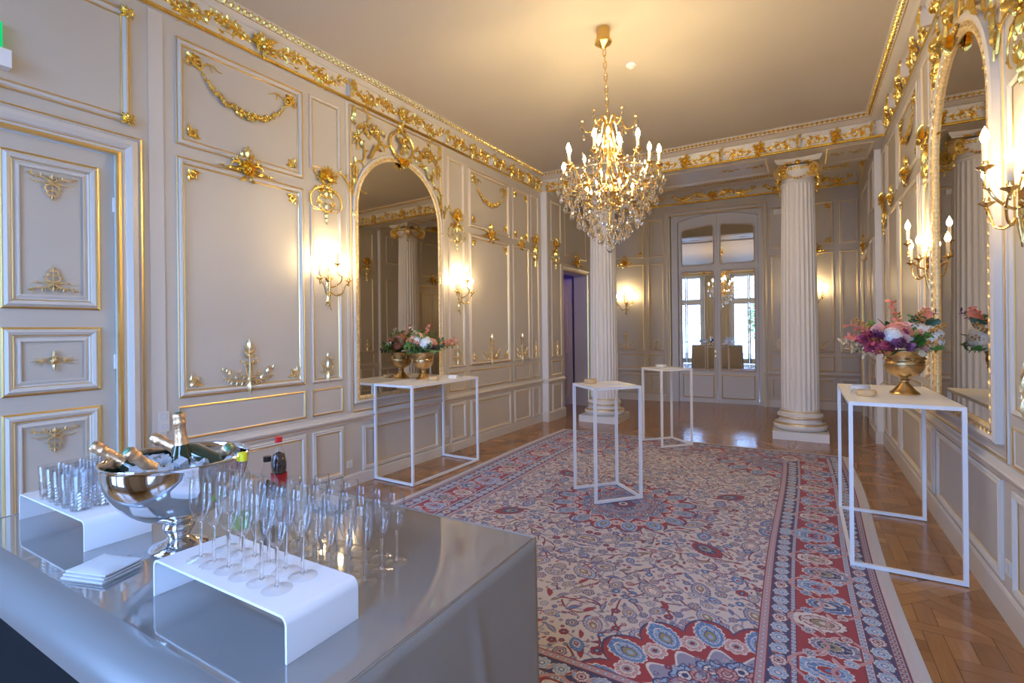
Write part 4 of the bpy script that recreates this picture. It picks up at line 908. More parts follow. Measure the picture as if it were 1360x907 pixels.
    def big(x, y, a, k):
        c, s_ = math.cos(a), math.sin(a)
        palmette(x, y, .085 if k % 3 else .10, a, bc[k % 4]); vine(x, y, a + 1.9, .3, 9, -12, 'pink', .004); vine(x, y, a - 1.9, .3, -9, 12, 'pink', .004)
    def small(x, y, a, k):
        for sg in (-1, 1):
            dx, dy = math.cos(a) * .085 * sg, math.sin(a) * .085 * sg
            flower(x + dx, y + dy, .03, 7, bc[(k + (sg > 0)) % 4]); leafs(x + dx * .3 + dy * .3, y + dy * .3 + dx * .3, .09, .012, a + sg, 'pink', 'white')
    along_border(.35, .21, big, .02); along_border(.35, .21, small, .125)
    def tiny(x, y, a, k): flower(x, y, .040, 8, bc[(k + 1) % 4] if k % 2 else ('white', 'sky', 'blue', 'white', 'wine')); 
    def tleaf(x, y, a, k): leafs(x, y, .075, .013, a + .5, 'pink' if k % 2 else 'red', 'cream'); leafs(x + .012 * abs(math.sin(a)), y + .012 * abs(math.cos(a)), .06, .009, a - .5, 'sky', 'lav')
    for dd in (.567, .13): along_border(dd, .10, tiny, .03); along_border(dd, .10, tleaf, .08)
    I[band(.04, -1)] = C['cream']; I[band(.042, .036)] = C['wine']
    I *= (1 + rg.uniform(-.10, .10, I.shape[:2]))[..., None].astype(np.float32)
    I = np.where(fm[..., None] | (d[..., None] < .665), I, keep)
    top = np.concatenate([I[:, ::-1], I], 1); full = np.concatenate([top[::-1], top], 0); H_, W_ = full.shape[:2]
    px = np.ones((H_, W_, 4), np.float32); g = np.clip(full, 0, 1); px[..., :3] = np.where(g <= .0031308, g * 12.92, 1.055 * g ** (1 / 2.4) - .055)
    im = bpy.data.images.new('carpet_pattern', W_, H_); im.pixels.foreach_set(px.ravel()); im.update(); im.pack(); return im
cm = bpy.data.materials.new('woven_carpet'); cm.use_nodes = True; _n = cm.node_tree; _b = _n.nodes['Principled BSDF']
_im = _n.nodes.new('ShaderNodeTexImage'); _im.image = carpet_image(); _uv = _n.nodes.new('ShaderNodeUVMap'); _n.links.new(_uv.outputs[0], _im.inputs[0]); _n.links.new(_im.outputs[0], _b.inputs['Base Color'])
_b.inputs['Roughness'].default_value = .9; _b.inputs['Sheen Weight'].default_value = .15; M['carpet'] = cm
_no = _n.nodes.new('ShaderNodeTexNoise'); _no.inputs['Scale'].default_value = 900; _tc = _n.nodes.new('ShaderNodeTexCoord'); _n.links.new(_tc.outputs['Object'], _no.inputs['Vector'])
_bp = _n.nodes.new('ShaderNodeBump'); _bp.inputs['Strength'].default_value = .3; _bp.inputs['Distance'].default_value = .002; _n.links.new(_no.outputs['Fac'], _bp.inputs['Height']); _n.links.new(_bp.outputs[0], _b.inputs['Normal'])
rug = thing('carpet', (-1.425, 4.42, 0), 'large red, cream and blue patterned carpet with central medallion', 'carpet')
nx, ny = 30, 46; vs = []; uv = []
for j in range(ny + 1):
    for i in range(nx + 1):
        u, v = i / nx, j / ny; x = (u - .5) * 3.75; y = (v - .5) * 5.75
        x += .018 * math.sin(v * 9 + 1) * (2 * u - 1); y += .016 * math.sin(u * 7) * (2 * v - 1) + .10 * (v > .9) * 0
        vs.append((x, y, .005)); uv.append((u, v))
fs = [(j * (nx + 1) + i, j * (nx + 1) + i + 1, (j + 1) * (nx + 1) + i + 1, (j + 1) * (nx + 1) + i) for j in range(ny) for i in range(nx)]
me = bpy.data.meshes.new('carpet_pile'); me.from_pydata(vs, [], fs); me.materials.append(cm); l_ = me.uv_layers.new(name='UVMap')
l_.data.foreach_set('uv', [c for p in me.polygons for vi in p.vertices for c in uv[vi]]); o = link('carpet_pile', me, rug); md = o.modifiers.new('thickness', 'SOLIDIFY'); md.thickness = .0045; md.offset = -1
M['fringe'] = mat('pale_selvedge', (0.56, 0.55, 0.56), .9, bump=(300, .5))
for sg in (-1, 1):
    mb = MB(); p = [(sg * (1.868 + .018 * math.sin(j / 40 * 9 + 1)), (j / 40 - .5) * 5.75, .005) for j in range(41)]
    q = [(x + sg * .045, y, .002) for x, y, z in p]; mb.add(p + q, [(j, j + 1, j + 42, j + 41) for j in range(40)]); mb.build('selvedge', 'fringe', rug)

# ------------------------------------------------------------------ columns
def column(x, y, label):
    t = thing('column', (x, y, 0), label, 'column', 'fluted columns under the beam')
    def prof(r): return [(r, 0)]
    pb = MB().box(-.345, .345, -.345, .345, 0, .115); pb.build('plinth', 'white', t, 0)
    def torus(zc, rc, rr, n=8): return [(rc + rr * math.cos(-PI / 2 + PI * i / n), zc + rr * math.sin(-PI / 2 + PI * i / n)) for i in range(n + 1)]
    b = MB().lathe([(.30, .115)] + torus(.17, .295, .052) + [(.30, .228), (.285, .232), (.27, .26), (.272, .285), (.285, .295)] + torus(.325, .268, .028, 6) + [(.268, .36), (.262, .372), (.248, .40)], 48); b.build('base_moulding', 'white', t, 40)
    g = MB(); g.lathe(torus(.205, .318, .019, 6), 48); g.lathe(torus(.302, .285, .012, 6), 48); g.lathe(torus(.382, .25, .012, 6), 48); g.build('gilt_ring', 'palegold', t, 40)
    N = 24; K = 6; zs = [.392, .41, .43] + [.43 + 3.2 * i / 14 for i in range(1, 15)] + [3.65, 3.67]
    def R(z): q = max(0, z - .4) / 3.27; return .243 - .035 * q ** 1.8
    def fl(k, j): f = k % K; d = (0, .0, .07, .10, .10, .07)[f]; return 1 - (0 if j in (0, 1, len(zs) - 2, len(zs) - 1) else d * .62)
    MB().lathe([(R(z), z) for z in zs], N * K, flute=fl).build('shaft', 'white', t, 28)
    nk = MB().lathe([(.208, 3.66)] + torus(3.68, .212, .014, 6) + [(.205, 3.70), (.205, 3.76), (.235, 3.80), (.24, 3.90)], 48); nk.build('necking', 'white', t, 40)
    cp = MB()                                                     # abacus with concave sides
    n = 10; ring = []
    for k in range(4):
        for i in range(n):
            s = -1 + 2 * i / n; r_ = .315 - .07 * (1 - s * s); px, py = (s * .30, -r_); a = k * PI / 2; ring.append((px * math.cos(a) - py * math.sin(a), px * math.sin(a) + py * math.cos(a)))
    m_ = len(ring); lv = [(.86, 3.93), (.86, 3.945), (.92, 3.96), (.95, 3.985), (.95, 4.0)]
    cp.add([(x_ * f, y_ * f, z) for f, z in lv for x_, y_ in ring], [(j * m_ + i, j * m_ + (i + 1) % m_, (j + 1) * m_ + (i + 1) % m_, (j + 1) * m_ + i) for j in range(len(lv) - 1) for i in range(m_)] + [tuple(range(m_))[::-1]])
    ab = cp.build('abacus', 'trim', t, 30)
    vol = MB(); o = Orn(); disc = MB()
    for k in range(4):                                            # diagonal volutes
        a = k * PI / 2 + PI / 4; mt = Matrix.Rotation(a, 4, 'Z') @ Matrix.Translation((.295, 0, 3.815)); e = MB(); dk = MB()
        pts = []; rr = []
        for i in range(34):
            th = PI * .55 + i * .42; r0 = .112 * math.exp(-i * .062); pts.append((r0 * math.cos(th), 0, r0 * math.sin(th))); rr.append(.022 * math.exp(-i * .03))
        for yy_ in (-.035, .035): e.tube([(p[0], yy_, p[2]) for p in pts], rr, 6)
        e.ball((0, -.045, 0), .022, 8, 6); e.ball((0, .045, 0), .022, 8, 6); dk.tube([(0, -.036, 0), (0, .036, 0)], .10, 18); dk.xf(mt); disc.add(dk.v, dk.f)
        e.tube([(-.06, 0, .075), (-.13, 0, .07), (-.19, 0, .055)], [.035, .03, .03], 8); e.xf(mt); vol.add(e.v, e.f)
        d = Orn(); d.rose(0, -.12, .04, 6, w=.0); d.rose(0, -.17, .032, 5, w=.01); d.rose(.01, -.215, .024, 5); d.leaf(0, -.08, PI / 2, .09, .05); d.leaf(0, -.22, -PI / 2, .05, .03); d.xf(Matrix.Rotation(a, 4, 'Z') @ Matrix.Translation((.345, 0, 3.835)) @ Matrix.Rotation(PI / 2, 4, 'Z')); o.add(d.v, d.f)
        d = Orn(); mt = Matrix.Rotation(k * PI / 2, 4, 'Z') @ Matrix.Translation((0, -.235, 3.83))
        for i in range(11): q = i / 10; d.rose(-.2 + .4 * q, .02 - .14 * max(0, math.sin(PI * q)) ** .9, .024, 5, w=.02)
        for i in range(7): d.ball((-.12 + .04 * i, -.0, .03), .02, 6, 4, (.8, .8, 1.3))
        d.rose(0, .10, .045, 8, w=.03); d.leaf(.07, .10, .2, .1, .04); d.leaf(-.07, .10, PI - .2, .1, .04); d.xf(mt); o.add(d.v, d.f)
    vol.build('volute', 'gold', t, 50); disc.build('volute_cheek', 'palegold', t, 40); o.build('gilt_garland', 'gold', t, 50)
    return t
column(-3.02, 8.38, 'white fluted column with gilded capital behind the chandelier, left of the mirrored doors')
column(-.035, 8.38, 'white fluted column with gilded capital right of the mirrored doors')

# ------------------------------------------------------------------ white frame tables
def frame_table(x, y, rz, w_, l_, h, bars, label, group=None, z=0.0):
    """origin at a corner; legs at (0,0) (w,0) (w,l) (0,l); bars = pairs of leg numbers"""
    t = thing('frame_table', (x, y, z), label, 'table', group, rz); T = .024; e = .0004; P = [(T / 2, T / 2), (w_ - T / 2, T / 2), (w_ - T / 2, l_ - T / 2), (T / 2, l_ - T / 2)]
    def rail(i, j, z0, z1):
        a, b = P[i], P[j]; mb = MB()
        if abs(a[0] - b[0]) > abs(a[1] - b[1]): mb.box(min(a[0], b[0]) + T / 2, max(a[0], b[0]) - T / 2, a[1] - T / 2 + e, a[1] + T / 2 - e, z0, z1)
        else: mb.box(a[0] - T / 2 + e, a[0] + T / 2 - e, min(a[1], b[1]) + T / 2, max(a[1], b[1]) - T / 2, z0, z1)
        return mb
    MB().box(0, w_, 0, l_, h - .006, h).build('table_top', 'steel', t, 0)
    for i in range(4): rail(i, (i + 1) % 4, h - T, h - .0062).build('top_rail', 'steel', t, 0)
    for (a, b) in P: g = MB().box(a - T / 2, a + T / 2, b - T / 2, b + T / 2, .006, h - .0061).build('leg', 'steel', t, 0); MB().box(a - .008, a + .008, b - .008, b + .008, 0, .006).build('foot', 'black', g, 0)
    for i, j in bars: rail(i, j, .0062, .0055 + T).build('floor_bar', 'steel', t, 0)
    return t
frame_table(-4.020, 3.895, -.0294, .562, 1.16, 1.035, ((0, 1), (1, 2), (2, 3)), 'long white frame table under the left mirror', 'white frame tables')
frame_table(.263, 4.0, 0, .60, 1.215, 1.098, ((0, 1), (3, 0), (2, 3)), 'long white frame table by the right wall carrying the urn of flowers', 'white frame tables')
frame_table(-1.632, 4.262, math.radians(47.5), .49, .475, 1.06, ((0, 1), (1, 2), (2, 3)), 'square white frame table standing turned on the middle of the carpet', 'white frame tables', .0052)
frame_table(-1.62, 6.69, math.radians(47.5), .49, .475, 1.045, ((0, 1), (1, 2), (2, 3)), 'square white frame table at the far edge of the carpet', 'white frame tables', .0052)

# ------------------------------------------------------------------ urns and flowers
def urn(loc, label, s=1.0):
    t = thing('urn', loc, label, 'urn', 'gold footed urns')
    ft = MB().lathe([(.0001, 0), (.088, 0), (.090, .006), (.086, .014), (.075, .022), (.062, .034), (.045, .055), (.028, .072), (.022, .082)], 32, flute=lambda k, j: 1 + (.02 if (k % 2 and j < 4) else 0)); ft.build('foot', 'urn', t, 40)
    MB().lathe([(.022, .080), (.030, .084), (.031, .092), (.022, .100), (.026, .108), (.04, .114)], 24).build('stem_knop', 'urn', t, 40)
    MB().lathe([(.03, .110), (.06, .118), (.092, .135), (.112, .158), (.120, .182), (.121, .190), (.117, .194), (.117, .200), (.122, .203), (.121, .212), (.115, .218), (.117, .245), (.125, .268), (.133, .276), (.133, .283), (.126, .283), (.118, .262), (.108, .21), (.09, .16), (.001, .15)], 48,
               flute=lambda k, j: 1 + (.03 if (j in (11, 12) and k % 2) else 0)).build('cup', 'urn', t, 40)
    d = Orn(); d.rose(0, 0, .022, 6); d.leaf(.02, 0, 0, .04, .016); d.leaf(-.02, 0, PI, .04, .016); d.xf(Matrix.Translation((0, -.116, .232))); me = d.mesh('relief_flower', 'urn', 50)
    for k in range(4): link('relief_flower', me, t, None, (0, 0, k * PI / 2 + .3))
    t.scale = (s, s, s * 1.13); return t
def petal(mb, c, dirv, upv, L, W, cup=.3, n=4):
    """curved petal from c along dirv, upv its face normal"""
    d = dirv.normalized(); u = (upv - d * upv.dot(d)).normalized(); s = d.cross(u); vs = []
    for i in range(n + 1):
        t = i / n; w_ = W * .5 * math.sin(PI * min(.93, .12 + .78 * t)); p = c + d * (L * t) + u * (cup * L * t * t); vs += [p - s * w_ + u * w_ * .35, p, p + s * w_ + u * w_ * .35]
    mb.add(vs, [(3 * i + a, 3 * i + a + 1, 3 * i + a + 4, 3 * i + a + 3) for i in range(n) for a in (0, 1)])
def rose_mesh(seed=0):
    mb = MB(); r = random.Random(seed)
    for ring, (n, rad, L, W, lift) in enumerate(((5, .002, .024, .022, 1.5), (6, .007, .028, .028, 1.15), (7, .012, .032, .034, .8), (7, .015, .034, .038, .45))):
        for i in range(n):
            a = 2 * PI * (i + .5 * ring + r.uniform(-.1, .1)) / n; out = Vector((math.cos(a), math.sin(a), 0)); d = (out * math.cos(lift) + Vector((0, 0, 1)) * math.sin(lift)); petal(mb, out * rad + Vector((0, 0, -.006 * ring)), d, -out if ring < 2 else Vector((0, 0, 1)) - out, L, W, .25)
    mb.ball((0, 0, -.006), .014, 8, 5); return mb
def hyd_mesh(seed=1, n=90, R=.06):
    mb = MB(); r = random.Random(seed)
    for i in range(n):
        z = 1 - 1.5 * (i + .5) / n; q = i * 2.39996; rr = math.sqrt(max(0, 1 - z * z)); nrm = Vector((rr * math.cos(q), rr * math.sin(q), z)); c = nrm * R * r.uniform(.93, 1.05)
        t1 = nrm.orthogonal().normalized(); t2 = nrm.cross(t1); a0 = r.random() * 3
        for k in range(4):
            a = a0 + k * PI / 2; d = t1 * math.cos(a) + t2 * math.sin(a); s = nrm.cross(d); L = .0145
            mb.add([c, c + d * L * .6 - s * L * .45 + nrm * .002, c + d * L + nrm * .001, c + d * L * .6 + s * L * .45 + nrm * .002], [(0, 1, 2, 3)])
    mb.ball((0, 0, 0), R * .88, 12, 8); return mb
def leaf_mesh(L=.09, W=.035, cup=.15):
    mb = MB(); petal(mb, Vector((0, 0, 0)), Vector((1, 0, 0)), Vector((0, 0, 1)), L, W, cup, 5); return mb
def spray_mesh(n=16, L=.12, leaf=.02, W=.014, seed=2, ball=0):
    mb = MB(); r = random.Random(seed); mb.tube([(0, 0, 0), (L * .5, 0, .006), (L, 0, .0)], .0012, 4)
    for i in range(n):
        x = L * (.15 + .85 * i / n); a = i * 2.4; d = Vector((.5, math.cos(a), math.sin(a)))
        if ball: p = Vector((x, 0, 0)) + d * ball; mb.ball(tuple(p), leaf * .5, 5, 4)
        else: petal(mb, Vector((x, 0, 0)), d, Vector((-.5, 0, 1)), leaf * r.uniform(.8, 1.2), W, .2, 3)
    return mb
FM = {'rose': rose_mesh().mesh('rose', None, 60), 'hydrangea': hyd_mesh().mesh('hydrangea', None, 60), 'leaf': leaf_mesh().mesh('leaf', None, 60), 'foliage_spray': spray_mesh().mesh('foliage_spray', None, 60),
      'berry_spray': spray_mesh(22, .10, .010, 0, 5, .010).mesh('berry_spray', None, 60), 'blossom_spray': spray_mesh(30, .10, .022, .02, 9).mesh('blossom_spray', None, 60), 'large_leaf': leaf_mesh(.12, .07, .1).mesh('large_leaf', None, 60)}
FMM = {}
def fl(par, kind, m, az, el, dist, z0=0.0, s=1.0, spin=0.0, label=None):
    """place a flower on the dome: az seen from above (0 = towards picture right, 90 = away from the camera)"""
    k = (kind, m)
    if k not in FMM: c = FM[kind].copy(); c.materials.append(M[m]); FMM[k] = c
    a, e = math.radians(az), math.radians(el); d = RT * math.cos(a) * math.cos(e) * (1.25 if math.cos(a) < 0 else .85) + FW * math.sin(a) * math.cos(e) * .8 + UP * math.sin(e) * .86; dist *= 1.2; s *= 1.3 * (.72 if kind == 'large_leaf' and s > .75 else 1)
    o = link(kind, FMM[k], par); p = d * dist + UP * z0; dn = d.normalized()
    reach = {'rose': .035, 'hydrangea': .066}.get(kind, .03) * s; tip = 0 if kind in ('rose', 'hydrangea') else {'leaf': .09, 'foliage_spray': .13, 'berry_spray': .11, 'blossom_spray': .12, 'large_leaf': .12}[kind] * s
    X0 = par.location.x
    if X0 > 0: over = X0 + p.x + max(0, dn.x) * tip + reach - .915; p.x -= max(0, over)
    else: over = -3.935 - (X0 + p.x + min(0, dn.x) * tip - reach); p.x += max(0, over)
    if kind in ('rose', 'hydrangea'): q = d.to_track_quat('Z', 'Y')
    else: q = d.to_track_quat('X', 'Z')
    o.matrix_local = Matrix.Translation(p) @ q.to_matrix().to_4x4() @ Matrix.Rotation(spin, 4, 'Z' if kind in ('rose', 'hydrangea') else 'X') @ Matrix.Scale(s, 4)
    if label: o['label'] = label
    return o
def filler(par, n, R, seed, mats, el=(-12, 75), kinds=('foliage_spray', 'large_leaf', 'leaf'), s=(.8, 1.2)):
    r = random.Random(seed)
    for i in range(n): fl(par, r.choice(kinds), r.choice(mats), r.uniform(0, 360), r.uniform(*el), R * r.uniform(.3, .75), s=r.uniform(*s), spin=r.uniform(0, 6))
# right urn
UR = Vector((.645, 4.60, 1.098)); urn(UR, 'gold footed urn of flowers on the right table', 1.0)
fr = thing('flower_arrangement', UR + Vector((0, 0, .355)), 'large bouquet of white hydrangea, pink roses and burgundy sprays in the right urn', 'flowers', 'flower arrangements in the gold urns')
filler(fr, 60, .15, 1, ('leaf_d', 'leaf_d', 'leaf_g', 'leaf_g')); filler(fr, 16, .17, 8, ('leaf_o', 'leaf_g'), (0, 50))
for i_ in range(26): fl(fr, random.choice(('rose', 'rose', 'hydrangea')), random.choice(('peach', 'blush', 'pinkp', 'hyd', 'peach')) if True else '', random.uniform(0, 360), random.uniform(12, 75), random.uniform(.10, .15), s=random.uniform(.55, .95))
fl(fr, 'hydrangea', 'hyd', -35, 20, .15, s=1.12, label='large white hydrangea head'); fl(fr, 'hydrangea', 'hyd', 60, 50, .13, s=.9); fl(fr, 'hydrangea', 'hyd', 215, 30, .13, s=.85)
fl(fr, 'hydrangea', 'hyd', 170, 45, .10, s=.7)
for az, el, d, s, m in ((255, 42, .135, 1.15, 'peach'), (285, 42, .135, 1.15, 'peach'), (235, 18, .14, 1.2, 'blush'), (290, 8, .13, 1.1, 'blush'), (225, 52, .15, 1.2, 'peach'), (110, 60, .15, 1.1, 'blush'), (5, 30, .20, .9, 'blush'), (200, 35, .20, 1.0, 'blush'), (250, 66, .15, 1.0, 'blush'), (30, 48, .19, 1.0, 'peach')):
    fl(fr, 'rose', m, az, el, d, s=s)
for az, el, d, s in ((196, -2, .09, 1.5), (205, 8, .11, 1.5), (214, -6, .10, 1.4), (190, 12, .13, 1.3), (200, 20, .14, 1.3), (222, 2, .10, 1.3)): fl(fr, 'blossom_spray', 'magenta', az, el, d, s=s, spin=az)
for az, el, d, s in ((232, 4, .09, 1.4), (240, 8, .08, 1.3), (206, 24, .12, 1.3), (250, 0, .08, 1.2)): fl(fr, 'blossom_spray', 'purple', az, el, d, s=s, spin=az)
for az, el, d, s, m in ((184, 14, .17, 1.1, 'coral'), (188, 28, .18, 1.2, 'coral'), (180, 5, .17, 1.2, 'cream'), (187, -4, .16, 1.1, 'cream'), (95, 72, .14, 1.2, 'coral'), (195, -14, .12, 1.0, 'cream'), (20, 48, .19, 1.0, 'coral'), (10, 40, .22, .9, 'purple')): fl(fr, 'foliage_spray', m, az, el, d, s=s * 1.15, spin=az)
for az, el, d, s, m in ((244, 34, .12, .8, 'magenta'), (262, 22, .12, .75, 'leaf_l'), (280, 24, .13, .8, 'leaf_l'), (268, 10, .13, .7, 'leaf_g'), (300, 20, .12, .8, 'leaf_g'), (345, 20, .15, 1.1, 'leaf_d'), (0, 40, .16, 1.2, 'leaf_d'), (330, 42, .15, 1.1, 'leaf_d'), (350, 5, .16, 1.0, 'leaf_d'), (270, -12, .12, .7, 'cream'), (150, 52, .16, .9, 'leaf_g'), (225, -15, .13, .9, 'leaf_g'), (12, 46, .23, .7, 'coral'), (305, -5, .13, .9, 'leaf_g'), (320, 0, .13, .8, 'leaf_l')):
    fl(fr, 'large_leaf', m, az, el, d, s=s, spin=az * .1)
for az, el, d in ((310, 12, .13), (300, 30, .14), (160, 40, .17), (205, 12, .12), (215, -8, .12), (285, 60, .13)): fl(fr, 'berry_spray', 'leaf_o', az, el, d, s=1.2)
# left urn
UL = Vector((-3.835, 4.50, 1.035)); urn(UL, 'gold footed urn of flowers on the table before the left mirror', .98)
fr = thing('flower_arrangement', UL + Vector((0, 0, .345)), 'bouquet of white hydrangea, coral roses and greenery in the left urn', 'flowers', 'flower arrangements in the gold urns')
filler(fr, 70, .16, 21, ('leaf_d', 'leaf_g', 'leaf_g', 'leaf_l'), (-8, 60))
for i_ in range(18): fl(fr, random.choice(('rose', 'rose', 'hydrangea')), random.choice(('peach', 'blush', 'peach', 'hyd', 'cream')), random.uniform(0, 360), random.uniform(8, 70), random.uniform(.10, .14), s=random.uniform(.5, .85))
filler(fr, 12, .20, 22, ('leaf_g', 'leaf_d'), (-5, 25), ('foliage_spray',), (1.1, 1.5))
fl(fr, 'hydrangea', 'hyd', -60, 35, .12, s=.95); fl(fr, 'hydrangea', 'hyd', 200, 50, .12, s=.8); fl(fr, 'hydrangea', 'cream', 120, 50, .12, s=.8)
for az, el, d, s, m in ((235, 20, .14, 1.1, 'peach'), (245, 8, .14, 1.1, 'peach'), (228, 34, .15, 1.0, 'blush'), (255, 22, .13, .9, 'peach'), (-20, 30, .16, 1.1, 'peach'), (195, 42, .18, 1.0, 'blush'), (60, 50, .15, 1.0, 'peach'), (150, 30, .16, 1.0, 'blush'), (100, 25, .15, 1.0, 'peach')): fl(fr, 'rose', m, az, el, d, s=s)
for az, el, d, s, m in ((-40, 5, .12, .95, 'magenta'), (-30, -3, .13, .8, 'purple')): fl(fr, 'large_leaf', m, az, el, d, s=s)
for az, el, d, s, m in ((0, 18, .2, 1.3, 'coral'), (5, 10, .22, 1.3, 'leaf_o'), (70, 65, .17, 1.0, 'coral'), (185, 55, .2, .9, 'cream'), (-12, 14, .18, 1.2, 'coral'), (185, 25, .18, 1.0, 'coral')): fl(fr, 'foliage_spray', m, az, el, d, s=s)
# small bowls and cards on the tables
def small_bowl(p, r, h, m, label):
    o = MB().lathe([(.0001, 0), (r * .8, 0), (r * .98, h * .3), (r, h * .6), (r * .93, h), (r * .84, h), (r * .84, h * .55), (.0001, h * .4)], 32).build('small_bowl', m, None, 40, p); return tag(o, label, 'bowl')
small_bowl((.395, 4.37, 1.0985), .063, .042, 'wood_bowl', 'pale wooden bowl on the right table, nearer the camera'); small_bowl((.385, 4.72, 1.0985), .07, .04, 'ceramic', 'grey ceramic bowl on the right table behind the wooden bowl')
small_bowl((-3.655, 4.455, 1.0355), .065, .04, 'wood_bowl', 'pale wooden bowl in front of the left urn'); small_bowl((-1.80, 4.60, 1.0655), .062, .045, 'wood_bowl', 'pale wooden bowl on the middle square table')
small_bowl((-1.70, 7.03, 1.0505), .08, .045, 'ceramic', 'grey ceramic bowl on the far square table')
def card(p, sx_, sy_, rz, label, tent=True):
    mb = MB()
    if tent: mb.add([(-sx_, -sy_, 0), (sx_, -sy_, 0), (sx_, 0, .035), (-sx_, 0, .035), (-sx_, sy_, 0), (sx_, sy_, 0)], [(0, 1, 2, 3), (3, 2, 5, 4)])
    else:
        for k in range(3): mb.box(-sx_ + .006 * k, sx_ + .006 * k, -sy_, sy_ - .004 * k, .001 + .003 * k, .0035 + .003 * k)
    o = mb.build('paper_card', 'paper', None, 0, p); o.rotation_euler = (0, 0, rz); tag(o, label, 'card'); return o
card((-3.60, 4.76, 1.0352), .05, .03, .3, 'small folded white card beside the left urn'); card((-1.58, 4.66, 1.0654), .10, .06, .9, 'white papers lying on the middle square table', False)
card((-1.56, 6.95, 1.0504), .07, .045, .6, 'white papers lying on the far square table', False); card((.33, 4.52, 1.0982), .035, .02, 1.4, 'small folded white card beside the bowls on the right table')
MB().lathe([(.02, 0), (.02, .03), (.018, .03), (.018, .004), (.0001, .004)], 16).build('glass_votive', 'glass', None, 40, (-3.57, 4.88, 1.0355)); tag(bpy.data.objects['glass_votive'], 'small clear glass votive at the right of the left table', 'glass')

# ------------------------------------------------------------------ chandelier
def bulb_mesh(m, h=.075, r=.019): return MB().lathe([(.009, 0), (.012, .006), (r, .024), (r * .93, .036), (r * .6, .056), (r * .22, .07), (.0008, h)], 10).mesh('bulb', m, 60)
BM, BM2 = bulb_mesh('bulb'), bulb_mesh('bulb2', .082, .02)
CA = MB().lathe([(.0001, 0), (.011, 0), (.011, .075), (.009, .078)], 10).mesh('candle', 'candle', 40)
PAN = MB().lathe([(.004, -.03), (.010, -.026), (.007, -.018), (.012, -.012), (.03, .0), (.036, .006), (.034, .008), (.02, .004), (.013, .008), (.015, .02), (.013, .034), (.0001, .034)], 14, flute=lambda k, j: 1 + (.08 if (k % 2 and j in (5, 6)) else 0)).mesh('drip_pan', 'chand', 40)
PAN2 = PAN.copy(); PAN2.materials.clear(); PAN2.materials.append(M['brass'])
def drop_mesh(name, prof, n=8): return MB().lathe(prof, n).mesh(name, 'crystal', 0)
DROP = drop_mesh('crystal_drop', [(.0005, 0), (.006, -.008), (.013, -.028), (.0195, -.05), (.019, -.062), (.012, -.074), (.0005, -.082)], 8)
PEND = drop_mesh('crystal_drop', [(.0005, 0), (.008, -.008), (.011, -.016), (.008, -.024), (.0005, -.030)], 7)
PLAQ = MB().lathe([(.0005, 0), (.008, -.01), (.021, -.04), (.024, -.062), (.016, -.082), (.0005, -.095)], 8, sy=.4).mesh('crystal_drop', 'crystal', 0)
ch = thing('chandelier', (-1.508, 4.255, H), 'large gilt chandelier with crystal drops and lit candles over the carpet', 'chandelier')
MB().lathe([(.0001, 0), (.058, 0), (.058, -.10), (.055, -.108), (.072, -.112), (.07, -.135), (.052, -.15), (.03, -.165), (.012, -.185), (.0001, -.19)], 48, flute=lambda k, j: 1 - (.03 if (k % 4 == 0 and j in (1, 2)) else 0) + (.08 if (k % 6 < 3 and j in (4, 5)) else 0)).build('ceiling_canopy', 'chand', ch, 40)
def link_mesh(): return MB().tube([(.014 * math.cos(q), 0, .034 * math.sin(q)) for q in [2 * PI * i / 14 for i in range(15)]], .0045, 6, cap=False).mesh('chain_link', 'chand', 60)
LK = link_mesh(); lean = (RT * .045)
for i in range(11):
    z = -.215 - i * .055; o = link('chain_link', LK, ch, tuple(lean * ((-z) / .85) * .8 + Vector((0, 0, z))), (0, 0, (i % 2) * PI / 2 + .4))
body = lean * .9
def arm(pts, r0, r1, az, name='arm', m='chand', extra=None):
    mb = MB(); P = [Vector(p) for p in pts]; Q = []
    for i in range(len(P) - 1):                                  # Catmull-Rom
        p0, p1, p2, p3 = P[max(i - 1, 0)], P[i], P[i + 1], P[min(i + 2, len(P) - 1)]
        for k in range(5): t = k / 5; Q.append(.5 * ((2 * p1) + (p2 - p0) * t + (2 * p0 - 5 * p1 + 4 * p2 - p3) * t * t + (3 * p1 - p0 - 3 * p2 + p3) * t ** 3))
    Q.append(P[-1]); n = len(Q); mb.tube(Q, [r0 + (r1 - r0) * i / (n - 1) + .0015 * math.sin(i * 1.3) for i in range(n)], 6)
    if extra: extra(mb, Q)
    mb.xf(Matrix.Rotation(az, 4, 'Z')); o = mb.build(name, m, ch, 50, tuple(body)); return Q
def on(az, r, z): return body + Vector((r * math.cos(az), r * math.sin(az), z))
cand = []
def candle_at(p, s=1.0, par=None):
    q = par or ch; k = link('drip_pan', PAN, q, tuple(p)); c = link('candle', CA, q, tuple(p + Vector((0, 0, .034)))); c.scale = (s, s, s)
    b = link('bulb', BM, q, tuple(p + Vector((0, 0, .034 + .076 * s)))); b.scale = (s, s, s)
def drop(kind, p, s=1.0, rz=0.0):
    o = link('crystal_drop', kind, ch, tuple(p), (0, 0, rz)); o.scale = (s, s, s); return o
